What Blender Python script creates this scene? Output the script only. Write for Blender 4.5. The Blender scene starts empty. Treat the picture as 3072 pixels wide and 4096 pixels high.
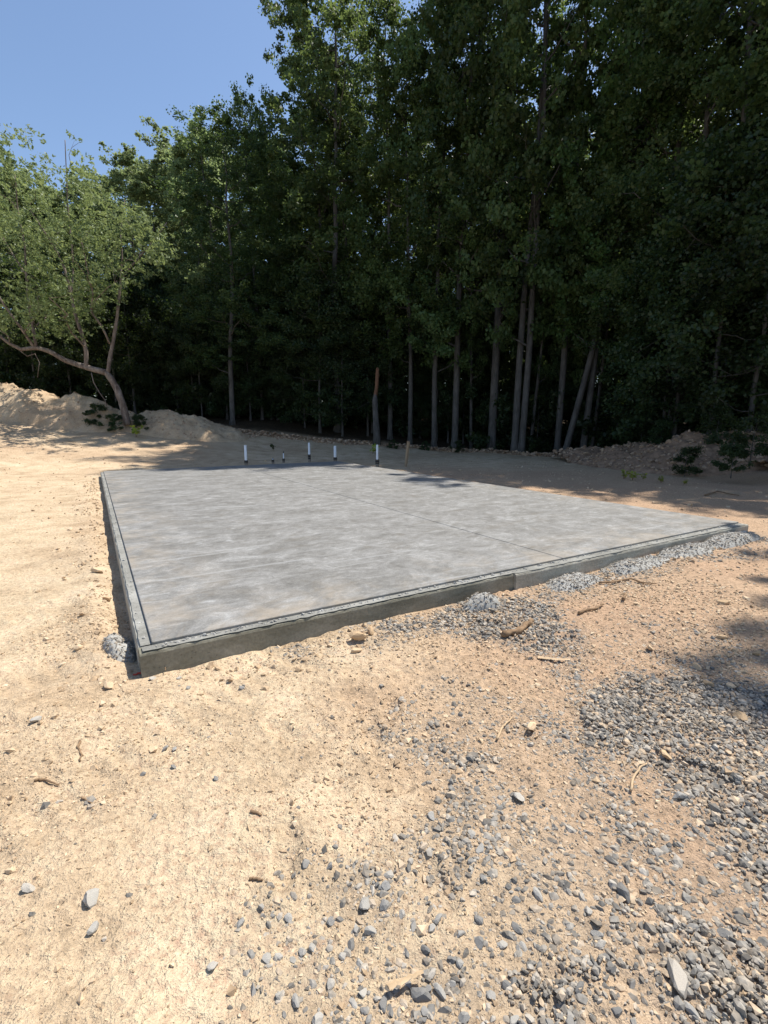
import bpy, math
import numpy as np
from mathutils import Vector, Matrix

scene = bpy.context.scene
# ------------------------------------------------------------------ camera
F_PX, CX, CY, CAM_H = 1948.0, 1536.0, 2048.0, 1.55      # photo pixels (3072 x 4096)
PITCH = math.atan((CY - 1695.0) / F_PX)
cd = bpy.data.cameras.new("camera")
cd.sensor_fit = 'VERTICAL'
cd.sensor_height = 24.0
cd.lens = F_PX / 4096.0 * 24.0
cd.clip_start, cd.clip_end = 0.05, 3000.0
cam = bpy.data.objects.new("camera", cd)
cam.location = (0, 0, CAM_H)
cam.rotation_euler = (math.pi / 2 - PITCH, 0, 0)
scene.collection.objects.link(cam)
scene.camera = cam
# ------------------------------------------------------------------ sky, sun, exposure
SUN_AZ, SUN_EL = math.radians(57.0), math.radians(62.5)   # azimuth clockwise from +Y (view direction)
w = bpy.data.worlds.new("World"); scene.world = w; w.use_nodes = True
nt = w.node_tree; nt.nodes.clear()
sky = nt.nodes.new("ShaderNodeTexSky"); sky.sky_type = 'NISHITA'; sky.sun_disc = False
sky.sun_elevation = SUN_EL; sky.sun_rotation = SUN_AZ
sky.altitude = 200; sky.air_density = 1.0; sky.dust_density = 0.55; sky.ozone_density = 1.5
bg = nt.nodes.new("ShaderNodeBackground"); bg.inputs[1].default_value = 0.115
wo = nt.nodes.new("ShaderNodeOutputWorld")
nt.links.new(sky.outputs[0], bg.inputs[0]); nt.links.new(bg.outputs[0], wo.inputs[0])
sd = bpy.data.lights.new("sun", 'SUN'); sd.energy = 4.2; sd.angle = math.radians(0.5); sd.color = (1.0, 0.955, 0.87)
sun = bpy.data.objects.new("sun", sd)
S_DIR = Vector((math.sin(SUN_AZ) * math.cos(SUN_EL), math.cos(SUN_AZ) * math.cos(SUN_EL), math.sin(SUN_EL)))
sun.rotation_euler = S_DIR.to_track_quat('Z', 'Y').to_euler()
sun.location = (20, 20, 40)
scene.collection.objects.link(sun)
vs = scene.view_settings
vs.view_transform = 'Standard'; vs.look = 'None'; vs.exposure = 0.68; vs.gamma = 1.0; vs.use_curve_mapping = False
scene.cycles.max_bounces = 6; scene.cycles.diffuse_bounces = 3; scene.cycles.transmission_bounces = 4

# ------------------------------------------------------------------ helpers
C = scene.collection
rng = np.random.default_rng(11)

def ray(x, y):
    u = (x - CX) / F_PX; v = (CY - y) / F_PX
    return np.array([u, math.cos(PITCH) + v * math.sin(PITCH), -math.sin(PITCH) + v * math.cos(PITCH)])
def gp(x, y, z=0.0):                       # photo pixel -> point on the level z
    r = ray(x, y); return np.array([0, 0, CAM_H]) + r * ((z - CAM_H) / r[2])
def at(x, y, Y):                           # photo pixel -> point at the distance Y
    r = ray(x, y); return np.array([0, 0, CAM_H]) + r * (Y / r[1])

def tag(o, label=None, cat=None, group=None, kind=None):
    if label: o["label"] = label
    if cat: o["category"] = cat
    if group: o["group"] = group
    if kind: o["kind"] = kind
    return o
def link(name, me, mat=None, parent=None):
    o = bpy.data.objects.new(name, me); C.objects.link(o)
    if mat is not None and me is not None and not me.materials: me.materials.append(mat)
    if parent is not None: o.parent = parent
    return o
def empty(name, loc, rz=0.0):
    o = bpy.data.objects.new(name, None); C.objects.link(o)
    o.location = loc; o.rotation_euler = (0, 0, rz); o.empty_display_size = 0.2
    return o
def mesh_from(name, V, faces, smooth=False, attrs=None):
    """V (n,3); faces: list of (k,m) int arrays"""
    me = bpy.data.meshes.new(name)
    V = np.asarray(V, np.float32)
    me.vertices.add(len(V)); me.vertices.foreach_set("co", V.ravel())
    if not isinstance(faces, list): faces = [faces]
    faces = [np.asarray(f, np.int32) for f in faces if len(f)]
    idx = np.concatenate([f.ravel() for f in faces])
    tot = np.concatenate([np.full(len(f), f.shape[1], np.int32) for f in faces])
    st = np.concatenate([[0], np.cumsum(tot)[:-1]]).astype(np.int32)
    me.loops.add(len(idx)); me.loops.foreach_set("vertex_index", idx)
    me.polygons.add(len(tot)); me.polygons.foreach_set("loop_start", st)
    me.polygons.foreach_set("use_smooth", np.full(len(tot), smooth, bool))
    if attrs:
        for k, (dom, arr) in attrs.items():
            a = me.attributes.new(k, 'FLOAT', dom); a.data.foreach_set("value", np.asarray(arr, np.float32))
    me.update(calc_edges=True); me.validate()
    return me

class MB:
    """collects tubes, boxes and quads into one mesh"""
    def __init__(s): s.V = []; s.Q = []; s.T = []; s.n = 0
    def add(s, V, Q=None, T=None):
        V = np.asarray(V, float)
        if Q is not None and len(Q): s.Q.append(np.asarray(Q) + s.n)
        if T is not None and len(T): s.T.append(np.asarray(T) + s.n)
        s.V.append(V); s.n += len(V)
    def box(s, x0, x1, y0, y1, z0, z1):
        V = [(x, y, z) for z in (z0, z1) for y in (y0, y1) for x in (x0, x1)]
        s.add(V, [(0, 2, 3, 1), (4, 5, 7, 6), (0, 1, 5, 4), (2, 6, 7, 3), (0, 4, 6, 2), (1, 3, 7, 5)])
    def tube(s, P, R, k=8, cap=True, lump=0.0, r=None):
        P = np.asarray(P, float); R = np.asarray(R, float); n = len(P)
        T = np.gradient(P, axis=0); T /= np.linalg.norm(T, axis=1)[:, None] + 1e-9
        ref = np.array([0, 0, 1.0]) if abs(T[0, 2]) < 0.8 else np.array([1.0, 0, 0])
        ring = []
        a = np.linspace(0, 2 * math.pi, k, endpoint=False)
        for i in range(n):
            u = np.cross(T[i], ref); u /= np.linalg.norm(u) + 1e-9; ref2 = np.cross(u, T[i])
            rad = R[i] * (1 + (lump * r.uniform(-1, 1, k) if lump else np.zeros(k)))
            ring.append(P[i] + rad[:, None] * (np.cos(a)[:, None] * u + np.sin(a)[:, None] * ref2))
            ref = ref2
        V = np.concatenate(ring)
        i = np.arange(n - 1)[:, None] * k; j = np.arange(k)[None]; j2 = (j + 1) % k
        Q = np.stack([i + j, i + j2, i + k + j2, i + k + j], -1).reshape(-1, 4)
        if cap:
            V = np.concatenate([V, P[:1], P[-1:]]); c0, c1 = n * k, n * k + 1
            jj = np.arange(k); j2 = (jj + 1) % k
            T_ = np.concatenate([np.stack([j2, jj, np.full(k, c0)], 1), np.stack([(n - 1) * k + jj, (n - 1) * k + j2, np.full(k, c1)], 1)])
            s.add(V, Q, T_)
        else: s.add(V, Q)
    def build(s, name, mat, parent=None, smooth=False):
        f = []
        if s.Q: f.append(np.concatenate(s.Q))
        if s.T: f.append(np.concatenate(s.T))
        return link(name, mesh_from(name, np.concatenate(s.V), f, smooth), mat, parent)
def bevel(o, wd=0.01, seg=2):
    m = o.modifiers.new("bevel", 'BEVEL'); m.width = wd; m.segments = seg; m.limit_method = 'ANGLE'

# ---- value noise (numpy)
def _h(ix, iy, seed):
    n = (ix.astype(np.int64) * 374761393 + iy.astype(np.int64) * 668265263 + seed * 974711) & 0x7fffffff
    n = ((n ^ (n >> 13)) * 1274126177) & 0x7fffffff
    return ((n ^ (n >> 16)) & 0xffff) / 32767.5 - 1.0
def noise(x, y, seed=0):
    x = np.asarray(x, float); y = np.asarray(y, float)
    ix = np.floor(x); iy = np.floor(y); fx = x - ix; fy = y - iy
    fx = fx * fx * (3 - 2 * fx); fy = fy * fy * (3 - 2 * fy)
    a = _h(ix, iy, seed); b = _h(ix + 1, iy, seed); c = _h(ix, iy + 1, seed); d = _h(ix + 1, iy + 1, seed)
    return (a * (1 - fx) + b * fx) * (1 - fy) + (c * (1 - fx) + d * fx) * fy
def fbm(x, y, sc, octv=4, seed=0, gain=0.5):
    s = 0; a = 1.0; t = 0
    for i in range(octv):
        s = s + a * noise(np.asarray(x) * sc + 17.3 * i, np.asarray(y) * sc - 9.1 * i, seed + i); t += a; a *= gain; sc *= 2.03
    return s / t
def sst(a, b, x):
    t = np.clip((np.asarray(x, float) - a) / (b - a), 0, 1); return t * t * (3 - 2 * t)
def poly_sd(X, Y, P):                      # signed distance to polygon, positive inside
    X = np.asarray(X, float); Y = np.asarray(Y, float)
    P = np.asarray(P, float); d2 = np.full(X.shape, 1e12); ins = np.zeros(X.shape, bool)
    for i in range(len(P)):
        a = P[i]; b = P[(i + 1) % len(P)]; e = b - a
        t = np.clip(((X - a[0]) * e[0] + (Y - a[1]) * e[1]) / (e @ e + 1e-12), 0, 1)
        d2 = np.minimum(d2, (X - a[0] - t * e[0]) ** 2 + (Y - a[1] - t * e[1]) ** 2)
        if a[1] != b[1]:
            c = ((a[1] > Y) != (b[1] > Y)) & (X < (b[0] - a[0]) * (Y - a[1]) / (b[1] - a[1]) + a[0]); ins ^= c
    return np.where(ins, 1, -1) * np.sqrt(d2)

# ------------------------------------------------------------------ materials
class G:
    def __init__(s, name):
        s.m = bpy.data.materials.new(name); s.m.use_nodes = True; s.t = s.m.node_tree; s.t.nodes.clear()
        s.out = s.t.nodes.new("ShaderNodeOutputMaterial")
    def n(s, typ, out=0, _p=None, **kw):
        nd = s.t.nodes.new("ShaderNode" + typ)
        for k, v in (_p or {}).items(): setattr(nd, k, v)
        for k, v in kw.items():
            k = k.replace("_", " ")
            i = nd.inputs[int(k[1:])] if k[0] == 'i' and k[1:].isdigit() else nd.inputs[k]
            s.set(i, v)
        return nd.outputs[out]
    def set(s, i, v):
        if isinstance(v, bpy.types.NodeSocket): s.t.links.new(v, i)
        elif isinstance(v, (tuple, list)) and len(v) == 3 and i.type == 'RGBA': i.default_value = (*v, 1)
        else: i.default_value = v
    def noise(s, vec, sc, det=4, rough=0.55, dist=0.0): return s.n("TexNoise", 0, Vector=vec, Scale=sc, Detail=det, Roughness=rough, Distortion=dist)
    def ramp(s, fac, stops):
        nd = s.t.nodes.new("ShaderNodeValToRGB"); e = nd.color_ramp.elements
        while len(e) < len(stops): e.new(0.5)
        for el, (p, c) in zip(e, stops):
            el.position = p; el.color = (*c, 1) if isinstance(c, tuple) else (c, c, c, 1)
        s.set(nd.inputs[0], fac); return nd.outputs[0]
    def mix(s, f, a, b, mode='MIX'):
        nd = s.t.nodes.new("ShaderNodeMix"); nd.data_type = 'RGBA'; nd.blend_type = mode
        s.set(nd.inputs[0], f); s.set(nd.inputs[6], a); s.set(nd.inputs[7], b); return nd.outputs[2]
    def math(s, op, a, b=0.0, c=None):
        nd = s.t.nodes.new("ShaderNodeMath"); nd.operation = op
        s.set(nd.inputs[0], a); s.set(nd.inputs[1], b)
        if c is not None: s.set(nd.inputs[2], c)
        return nd.outputs[0]
    def attr(s, name): return s.n("Attribute", 2, {"attribute_name": name})
    def pos(s): return s.n("NewGeometry", 0)
    def obj(s): return s.n("TexCoord", 3)
    def scale(s, v, sc, rot=(0, 0, 0)): return s.n("Mapping", 0, Vector=v, Scale=sc, Rotation=rot)
    def bump(s, h, st, dist, nrm=None):
        kw = dict(Height=h, Strength=st, Distance=dist)
        if nrm is not None: kw["Normal"] = nrm
        return s.n("Bump", 0, **kw)
    def bsdf(s, col, rough=0.85, nrm=None, spec=0.3):
        nd = s.t.nodes.new("ShaderNodeBsdfPrincipled")
        s.set(nd.inputs["Base Color"], col); s.set(nd.inputs["Roughness"], rough); nd.inputs["Specular IOR Level"].default_value = spec
        if nrm is not None: s.set(nd.inputs["Normal"], nrm)
        return nd.outputs[0]
    def done(s, sh): s.t.links.new(sh, s.out.inputs[0]); return s.m

def m_ground():
    g = G("dirt"); p = g.pos()
    big = g.noise(p, 0.35, 3); mid = g.noise(p, 2.2, 5, 0.6); fine = g.noise(p, 34, 5, 0.65); gr = g.noise(p, 150, 3, 0.6)
    a = g.ramp(mid, [(0.3, (0.42, 0.308, 0.197)), (0.5, (0.58, 0.447, 0.298)), (0.72, (0.665, 0.525, 0.365))])
    b = g.ramp(mid, [(0.3, (0.38, 0.265, 0.165)), (0.7, (0.54, 0.395, 0.26))])
    c = g.mix(g.ramp(big, [(0.42, 0.0), (0.62, 0.75)]), a, b)
    c = g.mix(g.attr("warm"), c, g.mix(fine, (0.36, 0.235, 0.15), (0.52, 0.36, 0.24)))
    c = g.mix(0.6, c, g.ramp(fine, [(0.3, 0.22), (0.5, 0.52), (0.7, 0.70)]), 'OVERLAY')
    c = g.mix(0.3, c, g.ramp(gr, [(0.3, 0.28), (0.5, 0.5), (0.7, 0.7)]), 'OVERLAY')
    dust = g.math('MULTIPLY', g.attr("grey"), g.ramp(g.noise(p, 5, 4), [(0.35, 0.15), (0.65, 0.75)]))
    c = g.mix(dust, c, g.mix(fine, (0.20, 0.165, 0.13), (0.36, 0.295, 0.225)))
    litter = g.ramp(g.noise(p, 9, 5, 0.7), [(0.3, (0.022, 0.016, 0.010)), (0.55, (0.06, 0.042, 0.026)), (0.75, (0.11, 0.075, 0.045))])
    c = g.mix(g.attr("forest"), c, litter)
    h = g.math('ADD', g.math('MULTIPLY', fine, 0.8), g.math('MULTIPLY', gr, 0.4))
    v1 = g.n("TexVoronoi", 0, Vector=g.n("VectorMath", 0, {"operation": "ADD"}, i0=p, i1=g.n("VectorMath", 0, {"operation": "SCALE"}, i0=g.n("TexNoise", 1, Vector=p, Scale=30.0), Scale=0.03)), Scale=48.0)
    cm = g.ramp(g.noise(p, 1.7, 4, 0.6), [(0.42, 0.0), (0.58, 1.0)])
    cr = g.math('MULTIPLY', g.ramp(v1, [(0.0, 1.0), (0.55, 0.0)]), cm)
    c = g.mix(g.math('MULTIPLY', g.math('MULTIPLY', g.ramp(v1, [(0.45, 0.0), (0.75, 1.0)]), cm), 0.12), c, (0.30, 0.205, 0.125))
    nb = g.bump(g.noise(p, 11, 4, 0.6), 0.6, 0.045, g.bump(h, 0.95, 0.022, g.bump(cr, 0.3, 0.008)))
    return g.done(g.bsdf(c, 0.95, nb, 0.12))
def m_concrete_deck():
    g = G("troweled_concrete"); o = g.obj()
    st = g.scale(o, (1.0, 1.35, 1.0), (0, 0, math.radians(-20)))
    warp = g.noise(o, 0.9, 2); 
    a = g.noise(st, 3.0, 8, 0.72, 0.7); b = g.noise(g.scale(o, (1.0, 1.5, 1), (0, 0, math.radians(-35))), 8.5, 6, 0.7, 1.2)
    fine = g.noise(o, 90, 3, 0.6)
    c = g.ramp(a, [(0.30, (0.135, 0.128, 0.116)), (0.45, (0.182, 0.176, 0.164)), (0.56, (0.230, 0.224, 0.213)), (0.70, (0.315, 0.310, 0.30))])
    c = g.mix(0.38, c, g.ramp(b, [(0.33, 0.27), (0.5, 0.5), (0.64, 0.74)]), 'OVERLAY')
    vo = g.n("TexVoronoi", 0, Vector=g.n("VectorMath", 0, {"operation": "ADD"}, i0=g.scale(o, (3.6, 6.0, 1), (0, 0, math.radians(-15))), i1=g.n("TexNoise", 1, Vector=o, Scale=3.0)), Scale=1.0)
    sc = g.math('MULTIPLY', g.ramp(vo, [(0.10, 1.0), (0.2, 0.0)]), g.ramp(g.noise(o, 1.3, 3), [(0.5, 0.0), (0.62, 0.8)]))
    c = g.mix(sc, c, (0.36, 0.36, 0.355))
    br = g.ramp(g.noise(g.scale(st, (1, 1.5, 1)), 2.1, 5, 0.6, 1.0), [(0.56, 0.0), (0.68, 0.55)])
    c = g.mix(br, c, (0.15, 0.135, 0.112))
    rt = g.ramp(g.n("TexWave", 0, {"wave_type": "RINGS", "rings_direction": "Z"}, Vector=o, Scale=0.33, Distortion=3.0, Detail=2.0), [(0.90, 0.0), (1.0, 0.10)])
    c = g.mix(rt, c, (0.33, 0.33, 0.325))
    c = g.mix(0.45, c, g.ramp(fine, [(0.3, 0.28), (0.7, 0.72)]), 'OVERLAY')
    for ang, sc_, th in ((20, 1.1, 0.70), (75, 0.9, 0.705), (-50, 1.3, 0.71)):      # thin drag marks of the trowel
        tr = g.ramp(g.noise(g.scale(o, (0.35, 14.0, 1.0), (0, 0, math.radians(ang))), sc_, 3, 0.6, 0.15), [(th - 0.06, 0.0), (th, 0.55)])
        c = g.mix(tr, c, (0.33, 0.33, 0.325))
    sx = g.n("SeparateXYZ", 0, Vector=o); sy = g.n("SeparateXYZ", 1, Vector=o)       # soil dust tracked over the rim
    ed = g.math('MINIMUM', g.math('MINIMUM', sx, g.math('SUBTRACT', 7.56, sx)), g.math('MINIMUM', sy, g.math('SUBTRACT', 13.15, sy)))
    du = g.math('MULTIPLY', g.ramp(ed, [(0.0, 1.0), (0.9, 0.0)]), g.ramp(g.noise(o, 2.3, 6, 0.7, 0.5), [(0.45, 0.0), (0.68, 0.6)]))
    c = g.mix(du, c, (0.36, 0.30, 0.23))
    nb = g.bump(b, 0.25, 0.004, g.bump(fine, 0.2, 0.002))
    return g.done(g.bsdf(c, g.ramp(a, [(0.3, 0.62), (0.7, 0.8)]), nb, 0.35))
def m_concrete_face(name, c0, c1, c2):
    g = G(name); o = g.obj()
    a = g.noise(g.scale(o, (1, 1, 3)), 3.0, 6, 0.65, 0.6); f = g.noise(o, 60, 4, 0.6)
    c = g.ramp(a, [(0.3, c0), (0.52, c1), (0.72, c2)])
    pit = g.n("TexVoronoi", 0, Vector=o, Scale=34.0, Randomness=1.0)
    pm = g.math('MULTIPLY', g.ramp(pit, [(0.1, 1.0), (0.17, 0.0)]), g.ramp(g.noise(o, 9, 2), [(0.47, 0.0), (0.56, 1.0)]))
    c = g.mix(0.4, c, g.ramp(f, [(0.3, 0.3), (0.7, 0.7)]), 'OVERLAY')
    nb = g.bump(g.math('SUBTRACT', 1.0, pm), 0.9, 0.012, g.bump(f, 0.5, 0.006))
    return g.done(g.bsdf(c, 0.85, nb, 0.25))
def m_rock(name, stops, sc=20, bump=0.4, pos=False, dust=0.0):
    g = G(name); o = g.pos() if pos else g.obj()
    f = g.noise(o, sc, 5, 0.65); r = g.attr("rnd")
    c = g.mix(g.math('MULTIPLY', g.ramp(g.noise(o, 14, 4, 0.65), [(0.38, 0.0), (0.66, 1.0)]), dust), g.ramp(r, stops), (0.42, 0.325, 0.225))
    c = g.mix(0.6, c, g.ramp(f, [(0.28, 0.25), (0.5, 0.5), (0.72, 0.78)]), 'OVERLAY')
    return g.done(g.bsdf(c, 0.9, g.bump(f, bump, 0.006), 0.2))
def m_objrock(name, stops, sc=20):
    g = G(name); o = g.obj(); f = g.noise(o, sc, 5, 0.65)
    r = g.n("ObjectInfo", 5)
    c = g.mix(0.6, g.ramp(r, stops), g.ramp(f, [(0.28, 0.25), (0.5, 0.5), (0.72, 0.78)]), 'OVERLAY')
    return g.done(g.bsdf(c, 0.9, g.bump(f, 0.4, 0.006), 0.2))
def m_bark(name, c0, c1, c2, zs=0.25, sc=9):
    g = G(name); o = g.obj()
    a = g.noise(g.scale(o, (1, 1, zs)), sc, 6, 0.7, 0.4); b = g.noise(o, 1.3, 3)
    c = g.ramp(a, [(0.3, c0), (0.5, c1), (0.7, c2)])
    c = g.mix(g.ramp(b, [(0.45, 0.0), (0.7, 0.5)]), c, c2)
    return g.done(g.bsdf(c, 0.92, g.bump(a, 0.8, 0.03), 0.15))
def m_leaf(name, c0, c1, c2, tr=0.32, trc=(0.20, 0.30, 0.05)):
    g = G(name)
    r = g.attr("rnd"); oi = g.n("ObjectInfo", 5)
    c = g.ramp(r, [(0.0, c0), (0.55, c1), (1.0, c2)])
    hs = g.n("HueSaturation", 0, Color=c, Hue=g.math('MULTIPLY_ADD', oi, 0.03, 0.492), Value=g.math('MULTIPLY_ADD', oi, 0.65, 0.7))
    p = g.bsdf(hs, 0.5, None, 0.35)
    t = g.n("BsdfTranslucent", 0, Color=g.mix(0.5, hs, trc))
    return g.done(g.n("MixShader", 0, Fac=tr, i1=p, i2=t))
def m_plain(name, col, rough=0.6, var=0.2, sc=12, zs=1.0, spec=0.3):
    g = G(name); o = g.obj(); f = g.noise(g.scale(o, (1, 1, zs)), sc, 5, 0.6)
    c = g.mix(var, col, g.ramp(f, [(0.3, 0.2), (0.5, 0.5), (0.7, 0.8)]), 'OVERLAY')
    return g.done(g.bsdf(c, rough, g.bump(f, 0.25, 0.004), spec))

M = dict(
    dirt=m_ground(), deck=m_concrete_deck(),
    face_dark=m_concrete_face("concrete_damp_shade", (0.16, 0.15, 0.112), (0.225, 0.212, 0.165), (0.295, 0.28, 0.23)),  # damp olive concrete, with the unlit face's shade put into the colour
    face_light=m_concrete_face("concrete_sunlit_tone", (0.26, 0.246, 0.202), (0.36, 0.342, 0.288), (0.47, 0.45, 0.39)),  # paler copy: grazing sunlight on the right front edge put into the colour
    ledge=m_concrete_face("concrete_ledge", (0.17, 0.165, 0.146), (0.25, 0.244, 0.22), (0.34, 0.333, 0.305)),
    spill=m_concrete_face("concrete_spill", (0.25, 0.24, 0.22), (0.35, 0.34, 0.315), (0.46, 0.45, 0.42)),
    gravel=m_rock("gravel", [(0.0, (0.115, 0.110, 0.102)), (0.35, (0.195, 0.186, 0.17)), (0.65, (0.30, 0.281, 0.25)), (0.8, (0.41, 0.375, 0.325)), (0.9, (0.47, 0.36, 0.25)), (1.0, (0.55, 0.42, 0.29))], 45, 0.4, True, 0.42),
    aggregate=m_rock("cement_coated_aggregate", [(0.0, (0.20, 0.19, 0.172)), (0.5, (0.30, 0.287, 0.262)), (1.0, (0.40, 0.38, 0.345))], 45, 0.4, False, 0.6),
    stone=m_objrock("grey_stone", [(0.0, (0.17, 0.163, 0.153)), (0.4, (0.27, 0.258, 0.24)), (0.8, (0.40, 0.376, 0.336)), (1.0, (0.46, 0.41, 0.345))], 45),
    tan=m_objrock("tan_stone", [(0.0, (0.42, 0.29, 0.17)), (0.5, (0.55, 0.39, 0.24)), (1.0, (0.62, 0.46, 0.30))], 30),
    crumb=m_rock("dirt_crumb", [(0.0, (0.34, 0.24, 0.15)), (0.5, (0.50, 0.37, 0.24)), (1.0, (0.60, 0.465, 0.32))], 40, 0.4, True),
    clod=m_rock("dirt_clod", [(0.0, (0.24, 0.155, 0.10)), (0.5, (0.36, 0.25, 0.165)), (1.0, (0.48, 0.35, 0.25))], 12, 0.5, True),
    bank=m_plain("bank_soil", (0.27, 0.175, 0.115), 0.95, 0.7, 5),
    bark=m_bark("grey_bark", (0.045, 0.041, 0.038), (0.088, 0.082, 0.077), (0.145, 0.138, 0.13)),
    bark_red=m_bark("reddish_bark", (0.07, 0.05, 0.041), (0.16, 0.125, 0.105), (0.34, 0.29, 0.25)),
    snag=m_bark("split_heartwood", (0.07, 0.032, 0.02), (0.15, 0.075, 0.045), (0.24, 0.14, 0.09), 0.12, 12),
    wood=m_plain("weathered_wood", (0.36, 0.25, 0.155), 0.8, 0.5, 14, 0.1),
    lath=m_plain("pale_wood", (0.50, 0.36, 0.22), 0.8, 0.5, 14, 1.0),
    stick=m_plain("dry_stick", (0.24, 0.155, 0.09), 0.9, 0.6, 25),
    pvc=m_plain("white_pvc", (0.80, 0.80, 0.80), 0.35, 0.06, 6), rubber=m_plain("black_rubber", (0.022, 0.022, 0.024), 0.6, 0.2, 10),
    muddy=m_plain("muddy_plastic", (0.24, 0.19, 0.14), 0.8, 0.4, 18), red=m_plain("red_plastic", (0.55, 0.06, 0.03), 0.5, 0.1),
    steel=m_plain("steel_band", (0.35, 0.35, 0.36), 0.4, 0.2, 20),
    leaf=m_leaf("leaf_tall", (0.034, 0.058, 0.018), (0.055, 0.09, 0.028), (0.085, 0.125, 0.04), 0.46, (0.26, 0.34, 0.08)),
    leaf_mid=m_leaf("leaf_tall_pale", (0.05, 0.08, 0.028), (0.08, 0.12, 0.042), (0.125, 0.165, 0.065), 0.48, (0.28, 0.36, 0.09)),
    leaf_dark=m_leaf("leaf_tall_dark", (0.026, 0.045, 0.016), (0.042, 0.068, 0.024), (0.065, 0.095, 0.034), 0.4, (0.2, 0.28, 0.06)),
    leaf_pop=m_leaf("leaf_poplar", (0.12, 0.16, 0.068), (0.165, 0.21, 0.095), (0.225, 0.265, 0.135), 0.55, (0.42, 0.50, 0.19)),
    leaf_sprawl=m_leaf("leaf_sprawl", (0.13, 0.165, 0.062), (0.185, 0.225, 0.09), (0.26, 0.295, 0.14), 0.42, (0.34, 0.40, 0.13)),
    leaf_under=m_leaf("leaf_understory", (0.018, 0.030, 0.013), (0.030, 0.048, 0.019), (0.05, 0.070, 0.027), 0.34),
    leaf_yel=m_leaf("leaf_sprig", (0.16, 0.22, 0.03), (0.26, 0.30, 0.04), (0.42, 0.38, 0.05), 0.35, (0.4, 0.4, 0.06)),
)

# ------------------------------------------------------------------ slab frame (measured from the photo)
A0 = np.array([-1.476, 2.899]); ANG = math.radians(30.71)
U = np.array([math.cos(ANG), math.sin(ANG)]); W = np.array([-U[1], U[0]])
LU, LV, Z_DECK, Z_LEDGE = 7.56, 13.15, 0.185, 0.156
def s2w(u, v): return A0 + u * U + v * W
def w2s(X, Y): return (X - A0[0]) * U[0] + (Y - A0[1]) * U[1], (X - A0[0]) * W[0] + (Y - A0[1]) * W[1]

# ------------------------------------------------------------------ terrain
EDGE = [(-60, 20), (-30, 22), (-18, 25), (-12, 26.0), (-8.4, 26.8), (-0.5, 27.6), (5.8, 26.8), (8.6, 23.6), (11.2, 18.6), (13.2, 14.0), (15.0, 6.0), (16.5, -8), (20, -40)]
FOREST = EDGE + [(320, -40), (320, 420), (-320, 420), (-320, 20)]
def tz(X, Y):
    X = np.asarray(X, float); Y = np.asarray(Y, float)
    u = np.clip(-0.6 * X + 0.8 * Y - 16.0, 0, None)
    z = np.where(u < 11.5, 0.0115 * u * u, 1.52 + 0.9 * (1 - np.exp(-(u - 11.5) / 6.0)))
    rise = np.clip(X - 9.5, 0, None); z = z + 0.9 * (1 - np.exp(-rise / 7.0)) * sst(2, 16, Y)
    return z
# gravel areas: outlines seen in the photo (1659 px wide view), laid on the ground plane
K = 3072 / 1659
def gpoly(P): return np.array([gp(x * K, y * K)[:2] for x, y in P])
GRAV = [
    (gpoly([(1230, 1490), (1340, 1445), (1560, 1455), (1750, 1500), (2300, 1640), (2300, 2300), (1690, 2120), (1560, 1930), (1460, 1790), (1370, 1690), (1260, 1590)]), 1.0),
    (gpoly([(820, 1352), (1000, 1303), (1140, 1285), (1215, 1330), (1240, 1405), (1180, 1425), (1085, 1392), (960, 1382), (850, 1376)]), 1.0),
    (gpoly([(1150, 1290), (1270, 1340), (1300, 1450), (1300, 1530), (1200, 1480), (1170, 1400)]), 0.6),
    (gpoly([(830, 1575), (930, 1510), (985, 1470), (1065, 1525), (1190, 1560), (1240, 1640), (1080, 1665), (985, 1670), (905, 1648)]), 0.72),
    (gpoly([(745, 1850), (880, 1760), (960, 1670), (1130, 1600), (1270, 1560), (1420, 1740), (1700, 1990), (1800, 2260), (1500, 2600), (500, 2600), (560, 2120), (690, 1960)]), 0.58),
    (gpoly([(1180, 2060), (1420, 1900), (1640, 1980), (2000, 2200), (1900, 2700), (1000, 2600)]), 0.85),
    (gpoly([(560, 2070), (740, 1900), (900, 1850), (960, 2000), (900, 2200), (720, 2180)]), 0.55),
    (gpoly([(560, 1402), (850, 1340), (880, 1385), (650, 1432)]), 0.45),
    (gpoly([(1330, 1300), (1560, 1360), (1900, 1420), (1800, 1560), (1400, 1480), (1250, 1420)]), 0.33),
    (np.array([s2w(2.9, -0.1), s2w(7.75, -0.1), s2w(7.8, -0.62), s2w(5.5, -0.7), s2w(3.0, -0.55)]), 0.6),
    (gpoly([(100, 1190), (190, 1200), (215, 1280), (150, 1290), (60, 1270)]), 0.25),
]
def grav_density(X, Y):
    d = np.full(np.shape(X), 0.012); wob = 0.30 * fbm(X, Y, 2.8, 4, 41)
    mod = np.clip(0.85 + 0.75 * fbm(X, Y, 3.0, 3, 77), 0.25, 1.15)
    for P, k in GRAV:
        d = np.maximum(d, k * sst(-0.16, 0.16, poly_sd(X, Y, P) + (wob * 0.6 if k == 1.0 else wob)) * (np.maximum(mod, 0.8) if k == 1.0 else mod))
    return d
FOOT = []
_r = np.random.default_rng(5)
for _ in range(95):
    FOOT.append((_r.uniform(-3.4, 2.6), _r.uniform(1.0, 6.0), _r.uniform(0, 6.28), _r.uniform(0.008, 0.018)))
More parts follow.
